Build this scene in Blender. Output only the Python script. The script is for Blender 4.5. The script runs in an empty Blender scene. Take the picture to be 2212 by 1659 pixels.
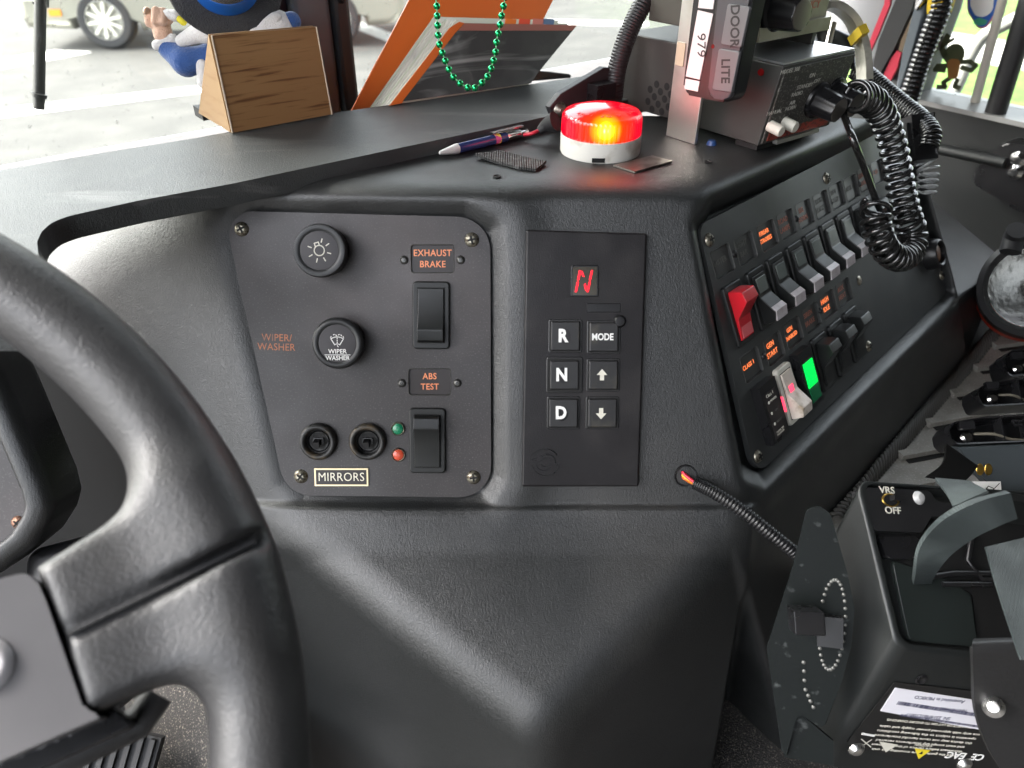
import bpy, bmesh, math, random
import numpy as np
from mathutils import Vector, Matrix

# ============================ camera, world, sun, exposure ============================
SC = bpy.context.scene
CAM_Z = 2.0
FPX = 1700.0                       # focal length in pixels of a 2212 px wide picture
PITCH = math.radians(34)
cam_d = bpy.data.cameras.new('camera'); cam = bpy.data.objects.new('camera', cam_d)
SC.collection.objects.link(cam); SC.camera = cam
cam.location = (0, 0, CAM_Z); cam.rotation_euler = (math.pi/2-PITCH, 0, 0)
cam_d.sensor_width = 36; cam_d.lens = 36*FPX/2212
cam_d.clip_start = 0.02; cam_d.clip_end = 500
cam_d.dof.use_dof = True; cam_d.dof.focus_distance = 0.56; cam_d.dof.aperture_fstop = 10

W = bpy.data.worlds.new('World'); SC.world = W; W.use_nodes = True
nt = W.node_tree; sky = nt.nodes.new('ShaderNodeTexSky'); sky.sky_type = 'NISHITA'
sky.sun_disc = False; sky.sun_elevation = math.radians(44); sky.sun_rotation = math.radians(-84)
sky.air_density = 1.0; sky.dust_density = 6.0; sky.ozone_density = 1.0
bg = nt.nodes['Background']; bg.inputs[1].default_value = 0.15
hs_ = nt.nodes.new('ShaderNodeHueSaturation'); hs_.inputs['Saturation'].default_value = .3
nt.links.new(sky.outputs[0], hs_.inputs['Color']); nt.links.new(hs_.outputs[0], bg.inputs[0])
sun_d = bpy.data.lights.new('sun', 'SUN'); sun_d.energy = .5; sun_d.angle = math.radians(30); sun_d.color = (1, .97, .92)
sun = bpy.data.objects.new('sun', sun_d); SC.collection.objects.link(sun)
# veiled sun stands ahead of the cab, to its left
sun_dir = Vector((math.sin(math.radians(-84))*math.cos(math.radians(44)), math.cos(math.radians(-84))*math.cos(math.radians(44)), math.sin(math.radians(44))))
sun.rotation_euler = sun_dir.to_track_quat('Z', 'Y').to_euler()
SC.view_settings.view_transform = 'Standard'; SC.view_settings.look = 'None'
SC.view_settings.gamma = 1.0; SC.view_settings.use_curve_mapping = False
SC.view_settings.exposure = 3.5
SC.cycles.max_bounces = 8; SC.cycles.transparent_max_bounces = 12
SC.cycles.sample_clamp_indirect = 6.0; SC.cycles.caustics_reflective = False; SC.cycles.caustics_refractive = False

# ============================ helpers ============================
rnd = random.Random(7)
CAM = Vector((0, 0, CAM_Z))
CF = Vector((0, math.cos(PITCH), -math.sin(PITCH))); CR = Vector((1, 0, 0)); CU = Vector((0, math.sin(PITCH), math.cos(PITCH)))
def ray(x, y): return CF + CR*((x-1106)/FPX) + CU*((829.5-y)/FPX)
def onp(x, y, p0, n):
    r = ray(x, y); return CAM + r*((p0-CAM).dot(n)/r.dot(n))
def atd(x, y, d): return CAM + ray(x, y)*d
def onz(x, y, z): return onp(x, y, Vector((0, 0, z)), Vector((0, 0, 1)))
YAW = math.radians(37)
TF = Vector((-math.sin(YAW), math.cos(YAW), 0)); TR = Vector((math.cos(YAW), math.sin(YAW), 0)); UZ = Vector((0, 0, 1))
def proj(p):
    d = p-CAM; z = d.dot(CF); return (1106+FPX*d.dot(CR)/z, 829.5-FPX*d.dot(CU)/z, z)

class Fr:
    """a surface frame: origin, right, up, outward normal"""
    def __init__(s, o, u, n):
        s.o = Vector(o); s.n = Vector(n).normalized(); u = Vector(u); s.u = (u-s.n*u.dot(s.n)).normalized(); s.v = s.n.cross(s.u)
        s.m = Matrix((( s.u.x, s.v.x, s.n.x, s.o.x), (s.u.y, s.v.y, s.n.y, s.o.y), (s.u.z, s.v.z, s.n.z, s.o.z), (0, 0, 0, 1)))
    def px(s, x, y, h=0.0):
        p = onp(x, y, s.o+s.n*h, s.n)-s.o; return (p.dot(s.u), p.dot(s.v))
    def w(s, u, v, h=0.0): return s.o+s.u*u+s.v*v+s.n*h
    def shift(s, u, v, h=0.0, rot=0.0):
        return Fr(s.w(u, v, h), s.u*math.cos(rot)+s.v*math.sin(rot), s.n)

def link(o): SC.collection.objects.link(o); return o
def empty(name, fr=None, loc=None, label=None, cat=None, group=None, kind=None):
    o = bpy.data.objects.new(name, None); link(o); o.empty_display_size = .02
    if fr is not None: o.matrix_world = fr.m
    elif loc is not None: o.location = loc
    return tag(o, label, cat, group, kind)
def tag(o, label=None, cat=None, group=None, kind=None):
    if label: o['label'] = label
    if cat: o['category'] = cat
    if group: o['group'] = group
    if kind: o['kind'] = kind
    return o
def obj(name, me, mat=None, parent=None, smooth=None):
    """me: mesh in the parent's local coordinates"""
    if isinstance(me, bmesh.types.BMesh):
        b = me; me = bpy.data.meshes.new(name); b.to_mesh(me); b.free()
    o = bpy.data.objects.new(name, me); link(o)
    if mat is not None and len(me.materials) == 0: me.materials.append(mat)
    if parent is not None: o.parent = parent
    if smooth is not None:
        for p in me.polygons: p.use_smooth = True
        if smooth < 179:
            me.set_sharp_from_angle(angle=math.radians(smooth))
            wn_ = o.modifiers.new('wn', 'WEIGHTED_NORMAL'); wn_.keep_sharp = True; wn_.weight = 90
    return o
def pydata(V, F):
    me = bpy.data.meshes.new('m'); me.from_pydata([tuple(v) for v in V], [], F); me.update(); return me
def bm_from(V, F):
    b = bmesh.new(); vs = [b.verts.new(v) for v in V]
    for f in F:
        try: b.faces.new([vs[i] for i in f])
        except ValueError: pass
    return b
def bev(b, r, seg=2, ang=25):
    es = [e for e in b.edges if len(e.link_faces) == 2 and e.calc_face_angle(0) > math.radians(ang)]
    if es and r > 0: bmesh.ops.bevel(b, geom=es, offset=r, segments=seg, profile=.5, affect='EDGES', clamp_overlap=True)
    return b
def box(cx, cy, cz, sx, sy, sz, r=0, seg=2, rot=None, taper=1.0):
    V = []
    for k in (-1, 1):
        t = taper if k > 0 else 1
        for (i, j) in ((-1, -1), (1, -1), (1, 1), (-1, 1)): V.append(Vector((i*sx/2*t, j*sy/2*t, k*sz/2)))
    if rot is not None: V = [rot@v for v in V]
    V = [v+Vector((cx, cy, cz)) for v in V]
    b = bm_from(V, [(3, 2, 1, 0), (4, 5, 6, 7), (0, 1, 5, 4), (1, 2, 6, 5), (2, 3, 7, 6), (3, 0, 4, 7)])
    return bev(b, r, seg)
def join(*bs):
    out = bmesh.new()
    for b in bs:
        me = bpy.data.meshes.new('t'); b.to_mesh(me); b.free(); out.from_mesh(me); bpy.data.meshes.remove(me)
    return out
def poly_area(P): return sum(P[i][0]*P[(i+1) % len(P)][1]-P[(i+1) % len(P)][0]*P[i][1] for i in range(len(P)))/2
def rnd_poly(P, r, n=6):
    """round the corners of a 2-D polygon"""
    out = []; N = len(P)
    if not isinstance(r, (list, tuple)): r = [r]*N
    for i in range(N):
        p = Vector(P[i][:2]); a = Vector(P[i-1][:2])-p; b = Vector(P[(i+1) % N][:2])-p
        la, lb = a.length, b.length; a.normalize(); b.normalize()
        ang = a.angle(b); 
        if ang > math.radians(174) or r[i] <= 0: out.append((p.x, p.y)); continue
        t = min(r[i]/math.tan(ang/2), la*.48, lb*.48); rr = t*math.tan(ang/2)
        c = p+(a+b).normalized()*(rr/math.sin(ang/2)); s = p+a*t-c; e = p+b*t-c
        a0 = math.atan2(s.y, s.x); a1 = math.atan2(e.y, e.x); d = (a1-a0+math.pi) % (2*math.pi)-math.pi
        for k in range(n+1):
            th = a0+d*k/n; out.append((c.x+rr*math.cos(th), c.y+rr*math.sin(th)))
    return out
def prism(P, z0, z1, r=0, seg=2, holes=None):
    """extruded polygon, bevelled on its top edge"""
    P = [tuple(p[:2]) for p in P]
    if poly_area(P) < 0: P = P[::-1]
    n = len(P); b = bmesh.new()
    v0 = [b.verts.new((x, y, z0)) for x, y in P]; v1 = [b.verts.new((x, y, z1)) for x, y in P]
    b.faces.new(v0[::-1]); top = b.faces.new(v1)
    for i in range(n): b.faces.new((v0[i], v0[(i+1) % n], v1[(i+1) % n], v1[i]))
    if r > 0: bmesh.ops.bevel(b, geom=list(top.edges), offset=r, segments=seg, profile=.5, affect='EDGES', clamp_overlap=True)
    return b
def lathe(prof, n=48, ax=None, fr=None, jit=None):
    """profile [(r,z)...] about z; fr -> world/local transform matrix"""
    b = bmesh.new(); rings = []
    for k, (r, z) in enumerate(prof):
        if r < 1e-7: rings.append([b.verts.new((0, 0, z))])
        else:
            rings.append([b.verts.new(((r*(jit(k, i) if jit else 1))*math.cos(2*math.pi*i/n), (r*(jit(k, i) if jit else 1))*math.sin(2*math.pi*i/n), z)) for i in range(n)])
    for a, c in zip(rings[:-1], rings[1:]):
        for i in range(n):
            j = (i+1) % n
            if len(a) == 1 and len(c) == 1: continue
            if len(a) == 1: b.faces.new((a[0], c[j], c[i])[::-1])
            elif len(c) == 1: b.faces.new((a[i], a[j], c[0]))
            else: b.faces.new((a[i], a[j], c[j], c[i]))
    if fr is not None: b.transform(fr)
    return b
def tmat(fr, base=None):
    """matrix taking fr-local coords into base-local coords"""
    return (base.m.inverted()@fr.m) if base is not None else fr.m
def spline(P, n):
    """catmull-rom through points"""
    P = [Vector(p) for p in P]; P = [P[0]*2-P[1]]+P+[P[-1]*2-P[-2]]; out = []
    m = len(P)-3
    for i in range(m):
        a, b_, c, d = P[i:i+4]; k = max(1, int(round(n/m)))
        for j in range(k):
            t = j/k; out.append(.5*((2*b_)+(c-a)*t+(2*a-5*b_+4*c-d)*t*t+(3*b_-a-3*c+d)*t**3))
    out.append(P[-2]); return out
def tube(P, r, n=10, cap=True, closed=False):
    P = [Vector(p) for p in P]; N = len(P); b = bmesh.new(); rings = []
    rr = r if callable(r) else (lambda i: r)
    T = []
    for i in range(N):
        if closed: t = P[(i+1) % N]-P[i-1]
        else: t = P[min(i+1, N-1)]-P[max(i-1, 0)]
        T.append(t.normalized())
    nv = T[0].orthogonal().normalized()
    for i in range(N):
        nv = (nv-T[i]*nv.dot(T[i])).normalized(); bn = T[i].cross(nv)
        rings.append([b.verts.new(P[i]+(nv*math.cos(2*math.pi*k/n)+bn*math.sin(2*math.pi*k/n))*rr(i)) for k in range(n)])
    for i in range(N if closed else N-1):
        a, c = rings[i], rings[(i+1) % N]
        if closed and i == N-1:
            off = min(range(n), key=lambda s: (a[0].co-c[s].co).length); c = c[off:]+c[:off]
        for k in range(n): b.faces.new((a[k], a[(k+1) % n], c[(k+1) % n], c[k]))
    if cap and not closed: b.faces.new(rings[0][::-1]); b.faces.new(rings[-1])
    return b
def ribbon(P, Wd, t=.0015, nrm=None):
    """strap following P; Wd = list of half-width vectors"""
    b = bmesh.new(); rows = []
    P = [Vector(p) for p in P]
    for i, p in enumerate(P):
        tan = (P[min(i+1, len(P)-1)]-P[max(i-1, 0)]).normalized(); w = Vector(Wd[i]) if isinstance(Wd, list) else Vector(Wd)
        nn = tan.cross(w).normalized()*t/2
        rows.append([b.verts.new(q) for q in (p-w+nn, p+w+nn, p+w-nn, p-w-nn)])
    for a, c in zip(rows[:-1], rows[1:]):
        for k in range(4): b.faces.new((a[k], a[(k+1) % 4], c[(k+1) % 4], c[k]))
    b.faces.new(rows[0][::-1]); b.faces.new(rows[-1])
    bmesh.ops.recalc_face_normals(b, faces=b.faces)
    return b
def hexa(C8, r=0, seg=2):
    """box from 8 corners: bottom loop 4, top loop 4"""
    b = bm_from(C8, [(3, 2, 1, 0), (4, 5, 6, 7), (0, 1, 5, 4), (1, 2, 6, 5), (2, 3, 7, 6), (3, 0, 4, 7)])
    bmesh.ops.recalc_face_normals(b, faces=b.faces); return bev(b, r, seg)
def text(name, s, fr_u, fr_v, h, size, mat, parent, rot=0.0, ex=.00008, bold=0.0, wide=1.0, base=None, space=1.0, mirror=False):
    """lettering centred at (u,v,h) in its parent's frame; base = matrix if the parent is not flat on that frame"""
    c = bpy.data.curves.new(name, 'FONT'); c.body = s; c.size = size; c.align_x = 'CENTER'; c.align_y = 'CENTER'
    c.extrude = ex; c.offset = bold; c.space_line = .95; c.space_character = space; c.resolution_u = 3
    o = bpy.data.objects.new('tmp', c); link(o)
    dg = bpy.context.evaluated_depsgraph_get(); me = bpy.data.meshes.new_from_object(o.evaluated_get(dg))
    bpy.data.objects.remove(o); bpy.data.curves.remove(c)
    m = Matrix.Translation((fr_u, fr_v, h))@Matrix.Rotation(rot, 4, 'Z')@Matrix.Diagonal((wide*(-1 if mirror else 1), 1, 1, 1))
    if base is not None: m = base@m
    me.transform(m); me.materials.clear()
    return obj(name, me, mat, parent)
def surfnet(fn, lo, hi, step):
    """naive surface nets of fn(X,Y,Z) < 0"""
    lo = np.array(lo); hi = np.array(hi); n = np.ceil((hi-lo)/step).astype(int)+1
    ax = [lo[i]+step*np.arange(n[i]) for i in range(3)]
    X, Y, Z = np.meshgrid(*ax, indexing='ij'); D = fn(X, Y, Z).astype(np.float32); S = D < 0
    c = np.zeros((n[0]-1, n[1]-1, n[2]-1), int)
    for i in (0, 1):
        for j in (0, 1):
            for k in (0, 1): c += S[i:n[0]-1+i, j:n[1]-1+j, k:n[2]-1+k]
    act = (c > 0) & (c < 8); idx = -np.ones(act.shape, int); idx[act] = np.arange(act.sum())
    I = np.argwhere(act); acc = np.zeros((len(I), 3)); cnt = np.zeros(len(I))
    cor = [(i, j, k) for i in (0, 1) for j in (0, 1) for k in (0, 1)]
    for a in cor:
        for d in range(3):
            if a[d]: continue
            b_ = list(a); b_[d] = 1
            da = D[I[:, 0]+a[0], I[:, 1]+a[1], I[:, 2]+a[2]]; db = D[I[:, 0]+b_[0], I[:, 1]+b_[1], I[:, 2]+b_[2]]
            m = (da < 0) != (db < 0); t = np.where(m, da/np.where(m, da-db, 1), 0)
            p = np.tile(np.array(a, float), (len(I), 1)); p[:, d] += t
            acc[m] += p[m]; cnt[m] += 1
    V = lo+step*(I+acc/cnt[:, None]); F = []
    for d in range(3):
        o1, o2 = [(1, 2), (2, 0), (0, 1)][d]
        sl0 = [slice(None)]*3; sl1 = [slice(None)]*3; sl0[d] = slice(0, n[d]-1); sl1[d] = slice(1, n[d])
        a = S[tuple(sl0)]; b_ = S[tuple(sl1)]; E = np.argwhere(a != b_)
        ok = (E[:, o1] > 0) & (E[:, o2] > 0) & (E[:, o1] < n[o1]-1) & (E[:, o2] < n[o2]-1); E = E[ok]
        q = []
        for s1, s2 in ((1, 1), (0, 1), (0, 0), (1, 0)):
            e = E.copy(); e[:, o1] -= s1; e[:, o2] -= s2; q.append(idx[e[:, 0], e[:, 1], e[:, 2]])
        q = np.stack(q, 1); fl = a[E[:, 0], E[:, 1], E[:, 2]]
        q = np.where(fl[:, None], q, q[:, ::-1]); F.append(q)
    F = np.concatenate(F); return pydata(V.tolist(), [f for f in F.tolist() if min(f) >= 0])
def smin(a, b, k):
    h = np.clip(.5+.5*(b-a)/k, 0, 1); return b*(1-h)+a*h-k*h*(1-h)
def smax(a, b, k): return -smin(-a, -b, k)
def sd_poly(X, Y, P):
    """signed distance to polygon, negative inside"""
    d = np.full(X.shape, 1e9); s = np.ones(X.shape); N = len(P)
    for i in range(N):
        x0, y0 = P[i]; x1, y1 = P[i-1]; ex, ey = x1-x0, y1-y0; wx, wy = X-x0, Y-y0
        t = np.clip((wx*ex+wy*ey)/(ex*ex+ey*ey+1e-18), 0, 1); bx, by = wx-ex*t, wy-ey*t
        d = np.minimum(d, bx*bx+by*by)
        c1 = Y >= y0; c2 = Y < y1; c3 = ex*wy > ey*wx
        s = np.where((c1 & c2 & c3) | (~c1 & ~c2 & ~c3), -s, s)
    return s*np.sqrt(d)
def plane_h(fr, p, d1, d2=None, n=None):
    """plane through p with directions d1,d2 (or normal) as h=a*u+b*v+c in frame fr"""
    n = Vector(n) if n is not None else Vector(d1).cross(Vector(d2))
    nu, nv_, nn = n.dot(fr.u), n.dot(fr.v), n.dot(fr.n); q = Vector(p)-fr.o
    qu, qv, qh = q.dot(fr.u), q.dot(fr.v), q.dot(fr.n)
    return (-nu/nn, -nv_/nn, qh+(nu*qu+nv_*qv)/nn)

# ============================ materials ============================
MATS = {}
def mat(name, col, rough=.5, metal=0.0, bump=None, spec=.5, emit=None, estr=0, alpha=None, trans=0, var=None, rvar=None, coat=0, ior=1.45, sheen=0):
    """bump: list of (kind, scale, strength, distance, stretch)   var: (scale, second colour, threshold lo, hi)"""
    m = bpy.data.materials.new(name); m.use_nodes = True; t = m.node_tree; N = t.nodes; L = t.links; b = N['Principled BSDF']
    b.inputs['Base Color'].default_value = (*col, 1); b.inputs['Roughness'].default_value = rough; b.inputs['Metallic'].default_value = metal
    b.inputs['Specular IOR Level'].default_value = spec; b.inputs['IOR'].default_value = ior
    b.inputs['Transmission Weight'].default_value = trans; b.inputs['Coat Weight'].default_value = coat; b.inputs['Coat Roughness'].default_value = .1
    if sheen: b.inputs['Sheen Weight'].default_value = sheen
    if emit: b.inputs['Emission Color'].default_value = (*emit, 1); b.inputs['Emission Strength'].default_value = estr
    if alpha is not None: b.inputs['Alpha'].default_value = alpha
    tc = N.new('ShaderNodeTexCoord')
    def noise(scale, det=3, stretch=None, dist=0, kind='noise'):
        src = tc.outputs['Object']
        if stretch:
            mp = N.new('ShaderNodeMapping'); mp.inputs['Scale'].default_value = stretch; L.new(src, mp.inputs[0]); src = mp.outputs[0]
        if kind == 'voronoi':
            n = N.new('ShaderNodeTexVoronoi'); n.inputs['Scale'].default_value = scale; L.new(src, n.inputs['Vector']); return n.outputs['Distance']
        if kind == 'wave':
            n = N.new('ShaderNodeTexWave'); n.inputs['Scale'].default_value = scale; n.inputs['Distortion'].default_value = dist; L.new(src, n.inputs['Vector']); return n.outputs['Fac']
        n = N.new('ShaderNodeTexNoise'); n.inputs['Scale'].default_value = scale; n.inputs['Detail'].default_value = det; n.inputs['Distortion'].default_value = dist
        L.new(src, n.inputs['Vector']); return n.outputs['Fac']
    if var:
        for v in (var if isinstance(var, list) else [var]):
            sc_, c2, lo, hi = v[:4]; f = noise(sc_, 5, v[4] if len(v) > 4 else None, v[5] if len(v) > 5 else 0)
            r = N.new('ShaderNodeMapRange'); r.inputs[1].default_value = lo; r.inputs[2].default_value = hi; L.new(f, r.inputs[0])
            mx = N.new('ShaderNodeMix'); mx.data_type = 'RGBA'; L.new(r.outputs[0], mx.inputs[0])
            if b.inputs['Base Color'].is_linked: L.new(b.inputs['Base Color'].links[0].from_socket, mx.inputs[6])
            else: mx.inputs[6].default_value = (*col, 1)
            mx.inputs[7].default_value = (*c2, 1); L.new(mx.outputs[2], b.inputs['Base Color'])
    if rvar:
        sc_, r2 = rvar; f = noise(sc_, 5); r = N.new('ShaderNodeMapRange'); r.inputs[1].default_value = .3; r.inputs[2].default_value = .7
        r.inputs[3].default_value = rough; r.inputs[4].default_value = r2; L.new(f, r.inputs[0]); L.new(r.outputs[0], b.inputs['Roughness'])
    if bump:
        prev = None
        for (kind, sc_, st, dist, stretch) in bump:
            f = noise(sc_, 3, stretch, 1.2 if kind == 'grain' else 0, 'voronoi' if kind == 'voronoi' else ('wave' if kind == 'wave' else 'noise'))
            if kind == 'grain':
                r = N.new('ShaderNodeMapRange'); r.inputs[1].default_value = .38; r.inputs[2].default_value = .6; r.interpolation_type = 'SMOOTHSTEP'; L.new(f, r.inputs[0]); f = r.outputs[0]
            bp = N.new('ShaderNodeBump'); bp.inputs['Strength'].default_value = st; bp.inputs['Distance'].default_value = dist; L.new(f, bp.inputs['Height'])
            if prev: L.new(prev, bp.inputs['Normal'])
            prev = bp.outputs[0]
        L.new(prev, b.inputs['Normal'])
    m.diffuse_color = (*col, 1); MATS[name] = m; return m
GR = (1.0, .55, 1.0)
M_leather = mat('moulded_black_plastic', (.010, .0112, .0115), .34, bump=[('grain', 980, .30, .0004, GR)], var=[(9, (.019, .020, .021), .45, .75), (1500, (.16, .155, .15), .755, .80), (5, (.034, .033, .031), .56, .75)], rvar=(14, .44), spec=.85)
M_pad = mat('dusty_dash_pad', (.036, .039, .039), .42, spec=.5, bump=[('grain', 820, .35, .0004, GR)], var=[(6, (.075, .08, .078), .45, .8, (1, 3, 1)), (22, (.15, .15, .145), .62, .75, (.3, 2.5, 1), .5), (60, (.06, .062, .06), .55, .8)], rvar=(10, .46))
M_plate = mat('satin_black_plate', (.029, .026, .027), .36, spec=.6, bump=[('noise', 1500, .3, .0003, None)], var=[(7, (.075, .064, .064), .5, .75), (900, (.085, .078, .078), .57, .72)], rvar=(20, .56))
M_plate2 = mat('satin_black_plate_cool', (.03, .032, .032), .42, bump=[('noise', 1500, .3, .0003, None)], var=[(18, (.045, .047, .046), .5, .8)], rvar=(20, .5))
M_gloss = mat('glossy_black_plastic', (.010, .010, .011), .24, rvar=(40, .36))
M_blk = mat('black_plastic', (.012, .012, .013), .4, rvar=(40, .5))
M_rub = mat('black_rubber', (.015, .015, .016), .55)
M_sel = mat('selector_housing', (.011, .010, .011), .30, spec=.35, bump=[('noise', 1100, .35, .0003, None)], var=(18, (.03, .028, .028), .5, .75), rvar=(30, .5))
M_white = mat('white_print', (.78, .78, .76), .5)
M_cream = mat('worn_white_print', (.62, .6, .52), .5)
M_orange = mat('orange_print', (.75, .26, .12), .5)
M_faded = mat('faded_orange_print', (.50, .17, .07), .5, var=(120, (.20, .11, .08), .5, .65))
M_steel = mat('dull_steel', (.35, .32, .27), .35, 1.0, var=(300, (.12, .10, .08), .45, .65))
M_bright = mat('bright_steel', (.75, .75, .73), .22, 1.0, rvar=(60, .4))
M_alu = mat('brushed_aluminium', (.72, .7, .66), .38, 1.0, bump=[('noise', 400, .15, .0002, (1, .1, 1))], var=(30, (.5, .47, .42), .5, .8))
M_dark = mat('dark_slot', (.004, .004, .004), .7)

# ============================ dashboard geometry ============================
E27 = math.radians(27)
N1 = Vector((0, -math.cos(E27), math.sin(E27))); O1 = atd(1262, 773, .534)
F1 = Fr(O1, (1, 0, 0), N1)                                     # face towards the driver
A2 = math.radians(46.8)
N2 = Vector((math.cos(E27)*math.sin(A2), -math.cos(E27)*math.cos(A2), math.sin(E27)))
O2 = onp(1540, 760, O1, N1)
F2 = Fr(onp(1780, 650, O2, N2), (math.cos(A2), math.sin(A2), 0), N2)    # face of the long switch panel
ZT = onp(1100, 402, O1, N1).z                                 # height of the console top
FT = Fr(Vector((0, 0, ZT)), TR, UZ)                           # top, axes along the truck
def on1(x, y, h=0): return onp(x, y, O1+N1*h, N1)
def on2(x, y, h=0): return onp(x, y, O2+N2*h, N2)
HB = 4.0

# facets as heights over F1
pT = plane_h(F1, Vector((0, 0, ZT)), None, n=UZ)
p2 = plane_h(F1, O2, None, n=N2)
# left facet: contains the left border of the face and falls back to the left
l0, l1 = on1(517, 430), on1(600, 1085)
ldir = (l0-l1).normalized(); back = onz(190, 590, ZT-.068)-l0
pL = plane_h(F1, l0, ldir, back)
nL = ldir.cross(back).normalized()
pLE = plane_h(F1, onp(60, 560, l0, nL), onp(330, 1200, l0, nL)-onp(60, 560, l0, nL), F1.u*-.3-F1.n*1.0)
# recess floor beside the face
c0 = onp(190, 590, l0, nL); 
c1 = onp(480, 424, l0, nL)
pFl = plane_h(F1, c0, c1-c0, TF*1.0+UZ*.3)
# lower bolster
ES = math.radians(57); NS = Vector((0, -math.cos(ES), math.sin(ES)))
s0 = on1(1100, 1108)
pS = plane_h(F1, s0, None, n=NS)
bl0, bl1 = onp(600, 1135, s0, NS), onp(1170, 1600, s0, NS)
pBL = plane_h(F1, bl1, bl1-bl0, F1.u*-.62+F1.v*-.78-F1.n*.70)
br0 = onp(1612, 1150, s0, NS)
pBR = plane_h(F1, bl1, br0-bl1, F1.u*.7-F1.v*.7-F1.n*.78)
# skirt under the switch panel
q0 = on2(1662, 1082, .007)
pQ = plane_h(F1, q0, F2.u, Vector((0, 0, -1))+Vector((N2.x, N2.y, 0)).normalized()*.2)
nRR = (on2(1958, 240)-on2(2066, 640)).cross(Vector((.10, .95, 0)))
pRR = plane_h(F1, on2(2066, 640), None, n=nRR)
sh0 = on2(2064, 646, .004)
pSh = plane_h(F1, sh0, None, n=UZ)
pRE = plane_h(F1, onp(2172, 560, sh0, UZ), TF, Vector((.0, -.25, -1)))
plateP = [(1513, 497), (1540, 460), (1822, 335), (1905, 290), (1962, 300), (2046, 628), (2034, 646), (1644, 1022), (1610, 1008)]
cr = F1.px(1625, 1108)
plate2 = [F2.px(x, y) for x, y in plateP]
plateA = [(489, 505), (508, 462), (545, 455), (1000, 470), (1052, 500), (1060, 560), (1060, 1030), (1038, 1068), (1000, 1074), (655, 1070), (615, 1040), (600, 990), (503, 600)]
plate1 = [F1.px(x, y) for x, y in plateA]
def console_h(u, v):
    lin = lambda p: p[0]*u+p[1]*v+p[2]
    hT, h2, hL = lin(pT), lin(p2), lin(pL)
    # rim swelling of the face round the two plates
    d1 = sd_poly(u, v, plate1)
    face = .0008-.0062*np.clip(1-np.maximum(d1, 0)/.013, 0, 1)**1.6+.0026*np.exp(-((d1-.022)/.014)**2)
    # same on the second face: find the point's coordinates on F2
    P = np.stack([F1.o[i]+F1.u[i]*u+F1.v[i]*v+F1.n[i]*h2 for i in range(3)], -1)-np.array(F2.o)
    u2, v2 = P@np.array(F2.u), P@np.array(F2.v)
    d2 = sd_poly(u2, v2, plate2)
    dip = .0135*np.clip(1-np.maximum(d2, 0)/.011, 0, 1)**1.6-.0045
    h2 = h2-(dip-.0055*np.exp(-((d2-.0175)/.0095)**2))/abs(N2.dot(N1))
    A = smin(smin(face, hL, .022), h2, .016)
    A = smin(A, lin(pQ), .016)
    A = smin(A, hT, .020)
    A = smin(A, 1.6*(v-cr[1]+.03+1.5*np.maximum(0, u-cr[0]+.015)), .02)
    A = smin(A, lin(pFl), .010)
    A = smin(A, lin(pLE), .012)
    A = smin(A, lin(pRR), .010)
    sh = smin(smin(lin(pSh), lin(pQ), .012), lin(pRE), .02)
    A = smax(A, sh, .004)
    S = smin(smin(lin(pS), lin(pBL), .024), lin(pBR), .024)
    S = S-4*np.maximum(0, v-cr[1]-.004)-2*np.maximum(0, u-cr[0])
    return smax(A, S, .018)
def grid_mesh(u0, u1, v0, v1, n, m, fn, cut=None):
    """quads over (u,v); finer where asked by n,m"""
    U = np.linspace(u0, u1, n); V = np.linspace(v0, v1, m); uu, vv = np.meshgrid(U, V)
    H = fn(uu, vv)
    Vt = np.stack([uu, vv, H], -1).reshape(-1, 3)
    i = np.arange(n*m).reshape(m, n); F = np.stack([i[:-1, :-1], i[:-1, 1:], i[1:, 1:], i[1:, :-1]], -1).reshape(-1, 4)
    if cut is not None: F = F[~cut(Vt)[F].any(1)]
    return pydata(Vt.tolist(), F.tolist())
ua, va = F1.px(40, 1690); ub, vb = F1.px(2240, 380)
dash = empty('dashboard', F1, label='moulded black cab dashboard whose faces carry the switch plates and gear selector', cat='dashboard')
me = grid_mesh(-.56, .50, -.50, .19, 740, 500, console_h, lambda P: (lambda Wd: ((Wd@np.array(TF)) > np.where(Wd[:, 2] > ZT-.02, .565, .70)) | (Wd[:, 2] < 1.0) | ((P[:, 0] < -.285) & (Wd[:, 2] < ZT-.15)))(np.array(F1.o)+P@np.array([F1.u, F1.v, F1.n])))
obj('console_body', me, M_leather, dash, 180)
FSh = Fr(sh0+Vector((0, 0, .001)), TR, UZ)
shp = [FSh.px(x, y) for x, y in [(2040, 640), (2064, 648), (2120, 606), (2172, 562), (2150, 545), (2032, 488), (1980, 470), (1960, 560)]]
b = prism(rnd_poly(shp, .008, 4), -.22, 0, .010, 3); b.transform(F1.m.inverted()@FSh.m); obj('console_end', b, M_leather, dash, 40)
scf = [F1.px(1232, 1366), F1.px(1243, 1372), F1.px(1252, 1372), F1.px(1262, 1380)]
# ---- windshield-side pad, one slab with its front lip
ZP = ZT+.010
padQ = [(1400, 205), (1180, 252), (500, 397), (300, 433), (150, 466), (112, 480), (90, 500), (80, 522), (84, 560), (130, 700), (-60, 700), (-500, 640), (-500, 440), (0, 368), (233, 328), (423, 298), (720, 244), (1000, 204), (1250, 166)]
def ontop(x, y, z): p = onz(x, y, z); q = p-F1.o; return (q.dot(F1.u), q.dot(F1.v), q.dot(F1.n))
FP = Fr(Vector((0, 0, ZP)), (1, 0, 0), UZ)
padP = [FP.px(x, y) for x, y in padQ]+[(TR*.66+TF*.60)[:2], (TR*.66+TF*.50)[:2]]
b = prism(rnd_poly(padP, .022, 6), -.014, 0, .004, 3); b.transform(F1.m.inverted()@FP.m)
obj('dash_pad', b, M_pad, dash, 50)

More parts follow.
